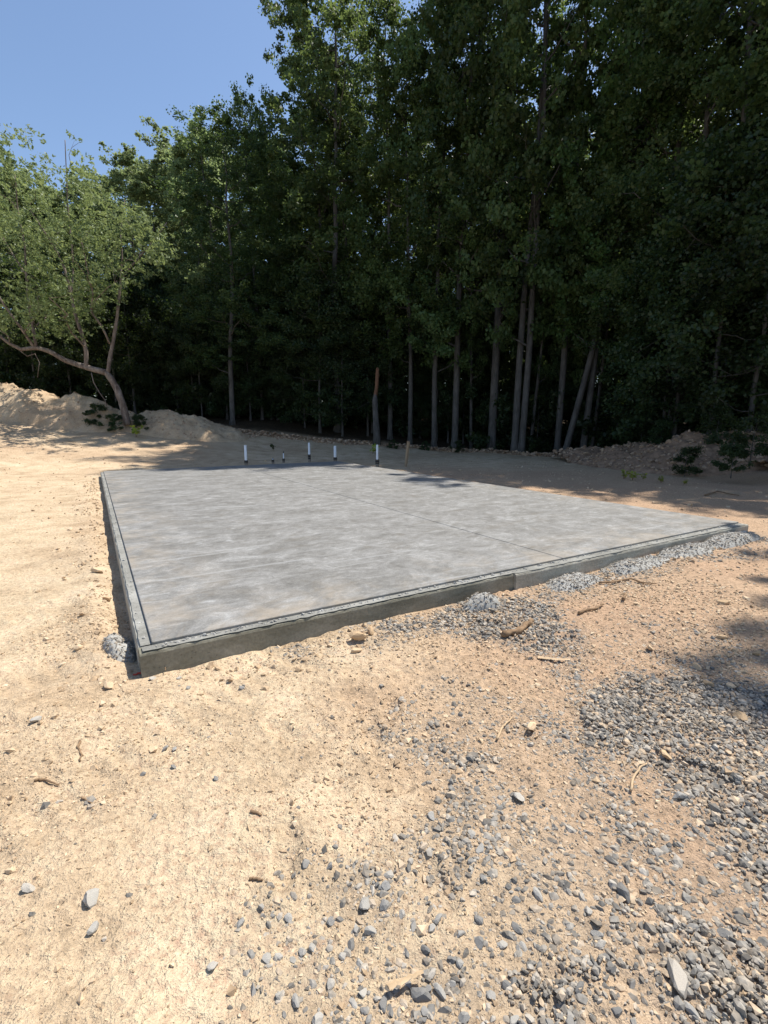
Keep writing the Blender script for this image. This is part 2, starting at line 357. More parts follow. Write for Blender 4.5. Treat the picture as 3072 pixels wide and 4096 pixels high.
def micro(X, Y):
    """small relief of the bare ground"""
    R = np.sqrt(X * X + Y * Y); near = 1 - sst(9, 22, R)
    z = 0.045 * fbm(X, Y, 0.55, 3, 3) * sst(0.5, 4, R) + 0.020 * fbm(X, Y, 2.4, 4, 9)
    z = z + sst(6, 10, R) * (0.03 * fbm(X, Y, 1.1, 3, 131) + 0.02 * np.abs(fbm(X * 0.35 + Y * 0.1, Y, 2.2, 3, 137)))
    z = z + near * (0.010 * fbm(X, Y, 9.0, 3, 19) + 0.006 * np.abs(fbm(X, Y, 26.0, 2, 23)))
    cl = fbm(X, Y, 1.1, 3, 51); z = z + near * 0.034 * sst(0.0, 0.45, cl) * np.abs(fbm(X, Y, 14.0, 3, 29))
    tr = np.sin((X * 0.80 - Y * 0.60) * 5.0 + 1.5 * fbm(X, Y, 0.6, 2, 61)); m = sst(0.35, 0.9, tr) * (1 - sst(-0.9, 0.2, X)) * near
    z = z - 0.018 * m + 0.007 * m * np.sin((X * .6 + Y * .8) * 46)
    for fx, fy, a, dp in FOOT:
        sel = (np.abs(X - fx) < 0.22) & (np.abs(Y - fy) < 0.22)
        if not sel.any(): continue
        dx, dy = X[sel] - fx, Y[sel] - fy; c, s = math.cos(a), math.sin(a)
        q = np.sqrt(((dx * c + dy * s) / 0.15) ** 2 + ((-dx * s + dy * c) / 0.055) ** 2)
        z[sel] += -dp * (1 - sst(0.75, 1.05, q)) + dp * 0.5 * np.exp(-((q - 1.2) / 0.16) ** 2)
    u, v = w2s(X, Y)
    # shallow trench beside the left edge with a lip of spoil, low bank along the front
    inb = sst(-0.3, 0.4, v) * (1 - sst(LV - 0.5, LV + 0.3, v))
    lip = np.exp(-((u + 0.33) / 0.13) ** 2); dip = np.exp(-((u + 0.10) / 0.10) ** 2)
    z = z + inb * (0.055 * lip * (0.7 + 0.9 * fbm(X, Y, 2.2, 3, 83)) - 0.055 * dip)
    fr = np.exp(-((v + 0.25) / 0.20) ** 2) * sst(0.3, 1.2, u) * (1 - sst(LU - 0.5, LU + 0.3, u))
    z = z + fr * 0.032 * (0.6 + fbm(X, Y, 2.0, 3, 87))
    # heaps of broken ground at the right
    rt = sst(2.0, 3.6, X) * (1 - sst(5.5, 7.5, Y)) * sst(1.5, 3.0, Y)
    z = z + rt * 0.05 * (fbm(X, Y, 1.3, 3, 91) + 0.4)
    return z
def ground_z(X, Y):
    X = np.atleast_1d(np.asarray(X, float)); Y = np.atleast_1d(np.asarray(Y, float))
    z = tz(X, Y) + micro(X, Y)
    u, v = w2s(X, Y)
    inside = (u > 0.0) & (u < LU) & (v > 0.0) & (v < LV)
    return np.where(inside, np.minimum(z, 0.02), z)
def gz(x, y): return float(ground_z(x, y)[0])

def axis(lo, d0, d1, hi, step, grow):
    c = list(np.arange(d0, d1, step)); s = step; x = c[-1]
    while x < hi: s = min(s * grow, 25.0); x += s; c.append(x)
    s = step; x = c[0]; pre = []
    while x > lo: s = min(s * grow, 25.0); x -= s; pre.append(x)
    return np.array(pre[::-1] + c)
xs = axis(-320, -2.2, 2.8, 320, 0.019, 1.037); ys = axis(-40, 0.85, 4.4, 420, 0.019, 1.032)
GX, GY = np.meshgrid(xs, ys); sh = GX.shape
gX, gY = GX.ravel(), GY.ravel(); gZ = ground_z(gX, gY)
nx, ny = len(xs), len(ys)
i = (np.arange(ny - 1)[:, None] * nx + np.arange(nx - 1)[None]).ravel()
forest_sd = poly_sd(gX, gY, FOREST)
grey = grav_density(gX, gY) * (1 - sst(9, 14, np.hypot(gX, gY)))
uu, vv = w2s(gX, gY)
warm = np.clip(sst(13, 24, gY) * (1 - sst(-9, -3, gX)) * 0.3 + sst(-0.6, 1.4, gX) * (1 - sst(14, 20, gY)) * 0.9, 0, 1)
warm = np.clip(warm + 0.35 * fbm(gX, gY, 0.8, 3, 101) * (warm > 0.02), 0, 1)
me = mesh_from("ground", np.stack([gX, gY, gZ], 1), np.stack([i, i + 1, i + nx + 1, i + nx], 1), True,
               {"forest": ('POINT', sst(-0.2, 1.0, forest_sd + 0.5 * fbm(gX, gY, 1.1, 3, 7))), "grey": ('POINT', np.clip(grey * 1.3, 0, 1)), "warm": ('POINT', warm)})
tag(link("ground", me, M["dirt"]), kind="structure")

# ------------------------------------------------------------------ rocks
ICO_V = None
def _ico():
    t = (1 + 5 ** 0.5) / 2
    v = np.array([(-1, t, 0), (1, t, 0), (-1, -t, 0), (1, -t, 0), (0, -1, t), (0, 1, t), (0, -1, -t), (0, 1, -t), (t, 0, -1), (t, 0, 1), (-t, 0, -1), (-t, 0, 1)], float)
    f = np.array([(0, 11, 5), (0, 5, 1), (0, 1, 7), (0, 7, 10), (0, 10, 11), (1, 5, 9), (5, 11, 4), (11, 10, 2), (10, 7, 6), (7, 1, 8), (3, 9, 4), (3, 4, 2), (3, 2, 6), (3, 6, 8), (3, 8, 9), (4, 9, 5), (2, 4, 11), (6, 2, 10), (8, 6, 7), (9, 8, 1)])
    return v / np.linalg.norm(v[0]), f
ICO_V, ICO_F = _ico()
OCT_V = np.array([(1, 0, 0), (-1, 0, 0), (0, 1, 0), (0, -1, 0), (0, 0, 1), (0, 0, -1)], float)
OCT_F = np.array([(0, 2, 4), (2, 1, 4), (1, 3, 4), (3, 0, 4), (2, 0, 5), (1, 2, 5), (3, 1, 5), (0, 3, 5)])
def rand_rot(r, n):
    q = r.normal(size=(n, 4)); q /= np.linalg.norm(q, axis=1)[:, None]
    a, b, c, d = q.T
    return np.stack([1 - 2 * (c * c + d * d), 2 * (b * c - a * d), 2 * (b * d + a * c), 2 * (b * c + a * d), 1 - 2 * (b * b + d * d), 2 * (c * d - a * b), 2 * (b * d - a * c), 2 * (c * d + a * b), 1 - 2 * (b * b + c * c)], -1).reshape(n, 3, 3)
def scatter_mesh(name, r, P, S, base=(None, None), jit=0.25, sink=0.35):
    """many small rocks in one mesh: P (n,3) ground points, S (n) radii"""
    bv, bf = base; n = len(P); m = len(bv)
    V = bv[None] * (1 + r.uniform(-jit, jit, (n, m, 1)))
    if m == 12:
        for _ in range(3):
            dd = r.normal(size=(n, 3)); dd /= np.linalg.norm(dd, axis=1)[:, None]; hh = r.uniform(0.35, 0.7, (n, 1))
            e = np.clip(np.einsum('nmj,nj->nm', V, dd) - hh, 0, None); V = V - e[:, :, None] * dd[:, None]
        V = V * 1.15
    V = V * r.uniform(0.5, 1.2, (n, 1, 3))
    V = np.einsum('nij,nmj->nmi', rand_rot(r, n), V)
    V[:, :, 2] *= 0.78
    V = V * S[:, None, None]; V = V + P[:, None, :]; V[:, :, 2] += (S * (1 - 2 * sink) * 0.6)[:, None]
    Fc = (bf[None] + (np.arange(n) * m)[:, None, None]).reshape(-1, 3)
    return mesh_from(name, V.reshape(-1, 3), Fc, False, {"rnd": ('FACE', np.repeat(r.uniform(0, 1, n), len(bf)))})
def rock_mesh(name, r, k=2, cuts=11):
    """one angular stone, unit radius: a ball cut by a few planes"""
    v, f = ICO_V.copy(), ICO_F.copy()
    for _ in range(k - 1):
        cache = {}; V = list(v); nf = []
        def mid(a, b):
            key = (min(a, b), max(a, b))
            if key not in cache: p = (V[a] + V[b]); cache[key] = len(V); V.append(p / np.linalg.norm(p))
            return cache[key]
        for a, b, c in f:
            x, y, z = mid(a, b), mid(b, c), mid(c, a); nf += [(a, x, z), (b, y, x), (c, z, y), (x, y, z)]
        v, f = np.array(V), np.array(nf)
    for _ in range(cuts):
        d = r.normal(size=3); d /= np.linalg.norm(d); h = r.uniform(0.32, 0.72)
        e = np.clip(v @ d - h, 0, None); v = v - e[:, None] * d
    v = v * (1 + r.uniform(-0.05, 0.05, (len(v), 1))); v = v * np.array([1.0, r.uniform(0.6, 0.9), r.uniform(0.45, 0.75)])
    return mesh_from(name, v, f, False)
def in_slab(X, Y, pad=0.09):
    u, v = w2s(X, Y); return (u > -pad) & (u < LU + pad) & (v > -pad) & (v < LV + pad)

# gravel that nobody could count
r = np.random.default_rng(21)
def cand(n, x0, x1, y0, y1): return r.uniform(x0, x1, n), r.uniform(y0, y1, n)
pts = []; big = []
for n, x0, x1, y0, y1, s0, s1 in ((112000, -1.4, 3.2, 0.62, 3.2, 0.004, 0.028), (70000, -1.2, 5.2, 3.2, 6.4, 0.008, 0.032), (1800, -8, -1.6, 3, 9, 0.010, 0.026)):
    X, Y = cand(n, x0, x1, y0, y1); d = np.clip(grav_density(X, Y), 0, 1); k = (r.uniform(0, 1, n) < 0.9 * d ** 2 + 0.07 * d + 0.0022) & ~in_slab(X, Y)
    X, Y, d = X[k], Y[k], d[k]; S = s0 + (s1 - s0) * r.beta(1.0, 3.4, len(X))
    pts.append(np.stack([X, Y, ground_z(X, Y) + sst(0.5, 1.0, d) * r.uniform(0, 0.016, len(X)), S], 1))
pts = np.concatenate(pts)
# the ones that show largest stand as stones of their own
show = pts[:, 3] / np.hypot(pts[:, 0], pts[:, 1]); vis = np.abs(pts[:, 0]) < 0.8 * pts[:, 1] + 0.1
order = np.argsort(-np.where(vis, show, 0)); top = order[:200]; rest = np.setdiff1d(np.arange(len(pts)), top)
tag(link("gravel", scatter_mesh("gravel", r, pts[rest, :3], pts[rest, 3], (ICO_V, ICO_F), 0.25, 0.62), M["gravel"]), "crushed grey gravel strewn over the tan dirt in front of the slab", "gravel", kind="stuff")
n = 80000; X, Y = r.uniform(-0.9, 2.6, n), r.uniform(0.7, 3.6, n); d = np.clip(grav_density(X, Y), 0, 1); k = (r.uniform(0, 1, n) < 0.5 * d ** 1.2) & ~in_slab(X, Y); X, Y = X[k], Y[k]
tag(link("grit", scatter_mesh("grit", r, np.stack([X, Y, ground_z(X, Y)], 1), r.uniform(0.002, 0.0055, len(X)) * (0.7 + 0.2 * Y), (OCT_V, OCT_F), 0.3, 0.45), M["gravel"]), "fine grey and brown grit between the gravel stones", "grit", kind="stuff")
n = 78000; X, Y = r.uniform(-2.7, 3.2, n), 0.6 + 5.2 * r.beta(1.0, 1.9, n)
keep = (fbm(X, Y, 1.4, 3, 51) + r.uniform(-0.55, 0.55, n) > -0.12) & ~in_slab(X, Y); X, Y = X[keep], Y[keep]
S = (0.002 + 0.008 * r.beta(1, 2.2, len(X))) * (0.55 + 0.32 * Y) * (1 + (r.uniform(0, 1, len(X)) < 0.05) * 1.2)
tag(link("dirt_crumbs", scatter_mesh("dirt_crumbs", r, np.stack([X, Y, ground_z(X, Y)], 1), S, (OCT_V, OCT_F), 0.3, 0.4), M["crumb"]), "fine tan crumbs of dry soil lying on the bare dirt", "soil crumbs", kind="stuff")
ROCKS = [rock_mesh("stone", r) for _ in range(14)]
def stone(x, y, s, mat, label, group=None, name="stone", cat="stone", mesh=None, z=None, rz=None, sink=0.42, sc=(1, 1, 1)):
    base = mesh if mesh is not None else ROCKS[r.integers(len(ROCKS))]
    key = base.name.split('.')[0] + "_" + mat.name
    me = STONES.get((base.name, mat.name))
    if me is None:
        me = base.copy(); me.materials.clear(); me.materials.append(mat); STONES[(base.name, mat.name)] = me
    o = bpy.data.objects.new(name, me); C.objects.link(o)
    o.location = (x, y, (gz(x, y) if z is None else z) + s * sc[2] * 0.55 * (1 - 2 * sink) + 0.0)
    o.rotation_euler = (r.uniform(-0.3, 0.3), r.uniform(-0.3, 0.3), r.uniform(0, 6.28) if rz is None else rz)
    o.scale = (s * sc[0], s * sc[1], s * sc[2])
    return tag(o, label, cat, group)
STONES = {}
for j in top:
    x, y, _, s = pts[j]
    stone(x, y, s * 1.2, M["stone"], "loose angular grey gravel stone lying in the foreground gravel", "loose gravel stones in the foreground")
NAMED = [  # pixel in the photo, size (m), material, label, category
    ((148, 2895), 0.040, "stone", "pale grey stone alone on bare dirt at the far left"), ((612, 2996), 0.036, "tan", "tan brown stone with a grey stone touching it on bare dirt"),
    ((658, 2984), 0.030, "stone", "dark grey stone touching the tan brown stone on bare dirt"), ((310, 2602), 0.046, "tan", "brown broken stone left of the spilled concrete lump"),
    ((362, 3610), 0.048, "stone", "large two-toned grey stone alone in the lower left dirt"), ((378, 3705), 0.036, "stone", "flat blue grey stone below the large two-toned stone"),
    ((120, 3565), 0.030, "stone", "half-buried pale grey stone in the lower left dirt"), ((1430, 2572), 0.085, "tan", "large tan rock on the rubble beside the slab front"),
    ((1425, 2612), 0.050, "tan", "smaller pale tan rock leaning below the large tan rock"), ((1480, 2548), 0.060, "tan", "flat tan rock behind the large tan rock by the slab"),
    ((2665, 3030), 0.052, "tan", "rounded pale tan rock at the edge of the dark gravel"), ((2840, 2745), 0.055, "tan", "pink tan rock in the shaded gravel right of the others"),
    ((2925, 2745), 0.050, "tan", "pale tan rock close to the right end of the shaded gravel"), ((3025, 2625), 0.050, "tan", "round orange tan rock at the right edge of the picture"),
    ((2795, 2668), 0.050, "tan", "brown flat topped rock above the shaded gravel"), ((2885, 2560), 0.055, "tan", "long tan rock on rough dirt right of the slab"),
    ((2895, 2440), 0.060, "tan", "dark brown rock in the shade patch on the right"), ((2960, 2885), 0.060, "tan", "cracked orange tan rock lying in the dark gravel"),
    ((2125, 2925), 0.060, "tan", "crumbly yellow tan rock left of the dark gravel"), ((2600, 2595), 0.040, "tan", "small pale tan rock above the gravel on the right"),
    ((2715, 3210), 0.050, "stone", "big flat grey stone where dark gravel meets the tan dirt"), ((2500, 3575), 0.048, "stone", "long flat grey stone resting on dirt in the lower right"),
    ((2720, 3940), 0.055, "stone", "largest grey stone in the bottom right gravel"), ((2075, 3195), 0.042, "stone", "long brownish grey stone beside the middle gravel patch"),
    ((1455, 3615), 0.036, "stone", "bluish rounded stone at the left of the foreground gravel"), ((1690, 3985), 0.045, "stone", "chunky grey stone right of the wood splinter"),
    ((1220, 3465), 0.028, "stone", "small dark grey stone alone left of the foreground gravel"), ((1045, 3630), 0.022, "stone", "little dark stone alone on the lower dirt near the middle"),
    ((855, 3860), 0.024, "stone", "little grey stone alone on the dirt near the bottom"), ((700, 2990), 0.022, "stone", "small flat dark stone right of the touching pair"),
    ((570, 3085), 0.022, "stone", "small speckled stone below the touching pair"), ((695, 3070), 0.022, "stone", "small pointed dark stone below the touching pair"),
    ((865, 3120), 0.022, "stone", "small upright blue grey stone on bare dirt below the slab"), ((970, 2745), 0.026, "stone", "pale stone alone on dirt below the slab front"),
    ((755, 2755), 0.028, "stone", "grey stone in the little cluster below the slab corner"), ((720, 2715), 0.028, "stone", "white grey stone topping the little cluster below the corner"),
    ((610, 2712), 0.034, "stone", "dark slanted stone nearest to the slab corner"), ((395, 2300), 0.085, "tan", "broad flat tan clod beside the left slab edge"),
    ((430, 2395), 0.070, "tan", "rough tan clod lying at the trench beside the slab"), ((235, 2200), 0.050, "tan", "small tan clod in the grey patch left of the slab"),
    ((330, 2480), 0.045, "tan", "tan clod left of the slab corner above the spilled lump"), ((440, 2760), 0.055, "tan", "broken pale clod on dirt below the spilled lump"),
]
for (pxl, s, mt, lab) in NAMED:
    g_ = gp(*pxl); x, y = g_[0], g_[1]
    stone(x, y, s * 0.9, M[mt], lab, None, mesh=ROCKS[r.integers(len(ROCKS))], sink=0.22)
for (pxl, s, lab) in (((2615, 2012), 0.10, "brown rock on the shaded dirt behind the slab's right edge"), ((2760, 2023), 0.09, "flat reddish rock on shaded dirt right of the brown rock"), ((1064, 1853), 0.10, "pale round rock behind the slab among the pipes")):
    g_ = gp(*pxl); stone(g_[0], g_[1], s, M["tan"], lab)

n = 900; a_ = r.uniform(0, 1, n); left = r.uniform(0, 1, n) < 0.55
us = np.where(left, -0.16 - np.abs(r.normal(size=n)) * 0.22, 0.2 + a_ * (LU - 0.2)); vs_ = np.where(left, a_ * 12.0, -0.16 - np.abs(r.normal(size=n)) * 0.22)
X, Y = A0[0] + us * U[0] + vs_ * W[0], A0[1] + us * U[1] + vs_ * W[1]; S = 0.008 + 0.034 * r.beta(1, 4, n)
tag(link("soil_clods", scatter_mesh("soil_clods", r, np.stack([X, Y, ground_z(X, Y)], 1), S, (ICO_V, ICO_F), 0.28, 0.35), M["crumb"]), "broken tan soil clods scattered along the foot of the slab", "clods", kind="stuff")
n = 2600; X = r.uniform(1.9, 5.2, n); Y = r.uniform(2.4, 6.0, n); k = ~in_slab(X, Y) & (w2s(X, Y)[1] < -0.1); X, Y = X[k], Y[k]; S = 0.006 + 0.026 * r.beta(1, 4.5, len(X))
tag(link("soil_clods", scatter_mesh("soil_clods", r, np.stack([X, Y, ground_z(X, Y)], 1), S, (ICO_V, ICO_F), 0.28, 0.35), M["crumb"]), "rough tan clods on the broken ground right of the gravel", "clods", kind="stuff")

n = 3200; X = r.uniform(-16, 9, n); Y = 5.5 + 20 * r.beta(1, 1.3, n); k = ~in_slab(X, Y, 0.2) & (poly_sd(X, Y, FOREST) < -0.3); X, Y = X[k], Y[k]; S = 0.010 + 0.05 * r.beta(1, 5, len(X))
tag(link("soil_clods", scatter_mesh("soil_clods", r, np.stack([X, Y, ground_z(X, Y)], 1), S, (ICO_V, ICO_F), 0.28, 0.4), M["crumb"]), "small tan clods strewn over the graded dirt around and behind the slab", "clods", kind="stuff")

# ------------------------------------------------------------------ the slab
slab = empty("concrete_slab", (A0[0], A0[1], 0.0), ANG)
tag(slab, "freshly poured grey concrete slab on bare dirt", "slab")
JU, JV, GAP = 3.86, 10.2, 0.0045
def panel(u0, u1, v0, v1):
    m = MB(); m.box(u0, u1, v0, v1, 0.05, Z_DECK); o = m.build("deck_panel", M["deck"], slab); bevel(o, 0.006, 2)
for (u0, u1) in ((0, JU - GAP), (JU + GAP, LU)):
    for (v0, v1) in ((0, JV - GAP), (JV + GAP, LV)): panel(u0, u1, v0, v1)
m = MB(); m.box(0.03, LU - 0.03, 0.03, LV - 0.03, 0.035, 0.155); m.build("joint_bed", M["face_dark"], slab)
def ragged_bar(name, mat, u0, u1, v0, v1, z1, long_u, rr, amp=0.006):
    """edge beam with an uneven outer arris"""
    L = (u1 - u0) if long_u else (v1 - v0); n = max(2, int(L / 0.06)); t = np.linspace(0, L, n)
    V = []; prof = 6
    for k in range(n):
        a = amp * rr.normal(); b = amp * 0.5 * rr.normal()
        if long_u:   # profile in v,z : outer is v0
            pr = [(v1, -0.12), (v0, -0.12), (v0, z1 - 0.02), (v0 + 0.004 + abs(a) * 0.5, z1 - 0.004 + b), (v0 + 0.016, z1 + b), (v1, z1 + b * .3)]
            V += [(u0 + t[k], p, q) for p, q in pr]
        else:
            pr = [(u1, -0.12), (u0, -0.12), (u0, z1 - 0.02), (u0 + 0.004 + abs(a) * 0.5, z1 - 0.004 + b), (u0 + 0.016, z1 + b), (u1, z1 + b * .3)]
            V += [(p, v0 + t[k], q) for p, q in pr]
    i = np.arange(n - 1)[:, None] * prof; j = np.arange(prof)[None]; j2 = (j + 1) % prof
    Q = np.stack([i + j, i + prof + j, i + prof + j2, i + j2], -1).reshape(-1, 4)
    if not long_u: Q = Q[:, ::-1]
    caps = [np.arange(prof)[None, ::1], (np.arange(prof) + (n - 1) * prof)[None, ::-1]]
    if not long_u: caps = [c[:, ::-1] for c in caps]
    return link(name, mesh_from(name, np.array(V), [Q] + caps, False), mat, slab)
rr = np.random.default_rng(3)
SEG = 3.10
o = ragged_bar("front_footing", M["face_dark"], -0.078, SEG, -0.078, 0.02, Z_LEDGE, True, rr, 0.003); o["label"] = "damp olive grey front edge with shade in its colour"; front = o
o = ragged_bar("front_footing", M["face_light"], SEG, LU + 0.05, -0.105, 0.02, Z_LEDGE + 0.002, True, rr, 0.003); o["label"] = "pale front edge with sunlight in its colour"
left = ragged_bar("left_footing", M["face_light"], -0.082, 0.02, 0.022, LV + 0.04, Z_LEDGE - 0.002, False, rr, 0.006)
m = MB(); m.box(-0.02, LU + 0.05, LV - 0.02, LV + 0.05, -0.12, Z_LEDGE - 0.006); m.build("rear_footing", M["face_light"], slab)
m = MB(); m.box(LU - 0.02, LU + 0.052, 0.021, LV - 0.021, -0.12, Z_LEDGE - 0.008); m.build("right_footing", M["face_light"], slab)
# pale skin of cement paste on the ledges, and crumbs of mortar left on them
def skin(name, n_, fn, par):
    V = []; 
    for k in range(n_): V += fn(k)
    i = np.arange(n_ - 1) * 2; link(name, mesh_from(name, np.array(V), np.stack([i, i + 1, i + 3, i + 2], 1)[:, ::-1]), M["ledge"], par)
N_ = 170; wv = rr.normal(size=N_) * 0.006
skin("cement_skin", N_, lambda k: [(-0.06 + 7.6 * k / (N_ - 1), -0.070 - (0.027 if -0.06 + 7.6 * k / (N_ - 1) > SEG else 0) + wv[k] * .5, Z_LEDGE + 0.008), (-0.06 + 7.6 * k / (N_ - 1), 0.002, Z_LEDGE + 0.008)], front)
skin("cement_skin", N_, lambda k: [(0.002, 0.02 + 13.1 * k / (N_ - 1), Z_LEDGE + 0.007), (-0.066 + wv[k] * .3, 0.02 + 13.1 * k / (N_ - 1), Z_LEDGE + 0.008)], left)
n = 420; uu_ = LU * r.beta(0.9, 1.3, n); P = np.stack([uu_, -0.012 - 0.05 * r.beta(1, 3, n), np.full(n, Z_LEDGE + 0.008)], 1)
n2 = 120; P2 = np.stack([-0.02 - 0.04 * r.uniform(0, 1, n2), r.uniform(0.1, LV, n2), np.full(n2, Z_LEDGE + 0.007)], 1)
P = np.concatenate([P, P2]); S = 0.004 + 0.018 * r.beta(1, 4, len(P))
tag(link("mortar_crumbs", scatter_mesh("mortar_crumbs", r, P, S, (ICO_V, ICO_F), 0.3, 0.3), M["spill"], slab), kind="stuff")

# ------------------------------------------------------------------ lumps of spilled concrete
def lump(name, label, cx, cy, rx, ry, h, rz, seed, mat, rough=0.25, cat="concrete spill", pebble=0):
    rr = np.random.default_rng(seed); n, k = 26, 40
    t = np.linspace(0, 1, n)[:, None]; a = np.linspace(0, 2 * math.pi, k, endpoint=False)[None]
    rad = 1 + 0.28 * fbm(np.cos(a) * 1.3 + seed, np.sin(a) * 1.3, 1.0, 3, seed)
    x = t * np.cos(a) * rad * rx; y = t * np.sin(a) * rad * ry
    prof = np.clip(1 - t ** 2.6, 0, 1) ** 0.75
    ca, sa = math.cos(rz), math.sin(rz); X = cx + x * ca - y * sa; Y = cy + x * sa + y * ca
    z = h * prof * (1 + rough * 1.6 * fbm(x, y, 6.0, 3, seed + 3)) + rough * 0.05 * fbm(x, y, 25, 3, seed + 5) * prof ** .3
    Z = ground_z(X.ravel(), Y.ravel()).reshape(X.shape) + z - 0.03 * t ** 4
    V = np.stack([X - cx, Y - cy, Z], -1).reshape(-1, 3)
    i = np.arange(n - 1)[:, None] * k; j = np.arange(k)[None]; j2 = (j + 1) % k
    o = link(name, mesh_from(name, V, np.stack([i + j, i + k + j, i + k + j2, i + j2], -1).reshape(-1, 4), True), mat)
    o.location = (cx, cy, 0); tag(o, label, cat)
    m_ = int(4200 * rx * ry * 3.14); q_ = np.sqrt(rr.uniform(0, 0.9, m_)) * (n - 1); w_ = rr.integers(0, k, m_); VV = V.reshape(n, k, 3)[q_.astype(int), w_]
    tag(link("aggregate", scatter_mesh("aggregate", rr, VV + rr.normal(size=(m_, 3)) * [0.01, 0.01, 0], 0.004 + 0.014 * rr.beta(1, 3, m_), (ICO_V, ICO_F), 0.25, 0.5), M["aggregate"], o), kind="stuff")
    return o
g_ = gp(482, 2590); lump("concrete_spill", "pale lump of hardened concrete beside the slab's near left corner", g_[0], g_[1], 0.11, 0.26, 0.105, math.radians(28), 4, M["spill"], 0.3)
g_ = gp(1925, 2430); lump("concrete_spill", "crusty round concrete lump on the gravel by the form joint", g_[0], g_[1], 0.17, 0.13, 0.10, 0.5, 9, M["spill"], 0.3)
for q, (u_, rx, h, lab) in enumerate(((3.75, 0.40, 0.07, "low grey concrete spill along the slab front right of the form joint"), (4.75, 0.62, 0.06, "thin concrete spill along the middle of the slab's right front"), (5.75, 0.62, 0.085, "rough concrete spill along the slab front near its right corner"), (6.75, 0.66, 0.10, "heaped concrete spill below the slab's right front corner"))):
    c_ = s2w(u_, -0.26); lump("concrete_spill", lab, c_[0], c_[1], rx, 0.19, h * 0.75, ANG, 31 + q, M["spill"], 0.28)

# ------------------------------------------------------------------ pipes, stake
def pipe(px_base, py_base, z0, top_px, w_px, cw_px, c_top_px, label, small=False):
    g_ = gp(px_base, py_base, z0); x, y = g_[0], g_[1]; s = y / F_PX
    t = empty("stub_pipe", (x, y, z0)); tag(t, label, "pipe", "stub pipes behind the slab")
    H = (py_base - top_px) * s * 1.02; hc = (py_base - c_top_px) * s; R = w_px * s / 2; RC = cw_px * s / 2
    # open ended pipe: outer, rim, inner wall
    k = 20; a = np.linspace(0, 2 * math.pi, k, endpoint=False); prof = [(R, hc * 0.4), (R, H), (R * 0.86, H), (R * 0.86, H - 0.12)]
    V = np.concatenate([np.stack([p * np.cos(a), p * np.sin(a), np.full(k, q) + (0.012 * np.cos(a + 1) if q > H - 0.01 else 0)], 1) for p, q in prof])
    i = np.arange(3)[:, None] * k; j = np.arange(k)[None]; j2 = (j + 1) % k
    link("pipe_wall", mesh_from("pipe_wall", V, np.stack([i + j, i + j2, i + k + j2, i + k + j], -1).reshape(-1, 4), True), M["pvc"], t)
    m = MB(); m.tube([(0, 0, hc * 0.45), (0, 0, hc * 0.5), (0, 0, hc * 0.96), (0, 0, hc)], [RC * .96, RC, RC, RC * 0.95], 20); cp = m.build("coupling", M["rubber"], t, True)
    for f in (0.62, 0.9):
        m = MB(); m.tube([(0, 0, hc * f - 0.006), (0, 0, hc * f + 0.006)], [RC * 1.04, RC * 1.04], 20, True); m.build("clamp_band", M["muddy"], cp, True)
    m = MB(); m.tube([(0, 0, -0.15), (0, 0, hc * 0.45)], [RC * 0.97, RC * 0.97], 20); m.build("sleeve", M["muddy"], t, True)
    if small:
        m = MB(); m.tube([(0, 0, H - 0.01), (0.004, 0, H + small * 0.6), (0.006, 0, H + small)], [R * 0.9, R * 0.8, R * 0.3], 10); m.build("taped_tip", M["rubber"], t, True)
    return t
pipe(985, 1861.5, Z_DECK, 1784, 10.5, 15, 1841, "white pipe at the left end of the pipe row, on the slab's back edge")
pipe(1092, 1856, 0.02, 1836, 5.5, 11, 1838, "shortest pipe stub in a dark sleeve, second from the left", 0.05)
pipe(1135, 1854, 0.02, 1815, 4.5, 11, 1834, "short thin white pipe with a black tip, third from the left", 0.10)
pipe(1238, 1852, 0.02, 1774, 8.5, 12, 1818, "tallest white pipe with black and brown bands, fourth from the left")
pipe(1341, 1850, 0.02, 1786, 11, 14, 1829, "white pipe with an uneven cut top, fifth from the left")
pipe(1509, 1869, 0.02, 1782, 9, 15, 1838, "white pipe in a black coupling nearest to the wooden stake")
g_ = gp(1622, 1864, 0.0); b_ = np.array([g_[0], g_[1], -0.1]); t_ = at(1634, 1765, g_[1] + 0.05)
ax = t_ - b_; L_ = np.linalg.norm(ax)
m = MB(); hw, hd = 0.10, 0.032; V = []
for q, (h, s) in enumerate(((0, 0.35), (0.22, 1), (L_, 1))): V += [(-hw / 2 * s, -hd * s, h), (hw / 2 * s, -hd * s, h), (hw / 2 * s, hd * s, h), (-hw / 2 * s, hd * s, h)]
m.add(V, [(0, 3, 2, 1), (8, 9, 10, 11)] + [(4 * q + j, 4 * q + (j + 1) % 4, 4 * q + 4 + (j + 1) % 4, 4 * q + 4 + j) for q in (0, 1) for j in range(4)])
o = m.build("wooden_stake", M["wood"]); o.location = b_; o.rotation_euler = Vector(ax).to_track_quat('Z', 'Y').to_euler(); o.rotation_euler.rotate_axis('Z', 0.3); bevel(o, 0.004, 1)
tag(o, "leaning grey brown wooden survey stake driven into the dirt behind the slab", "stake")

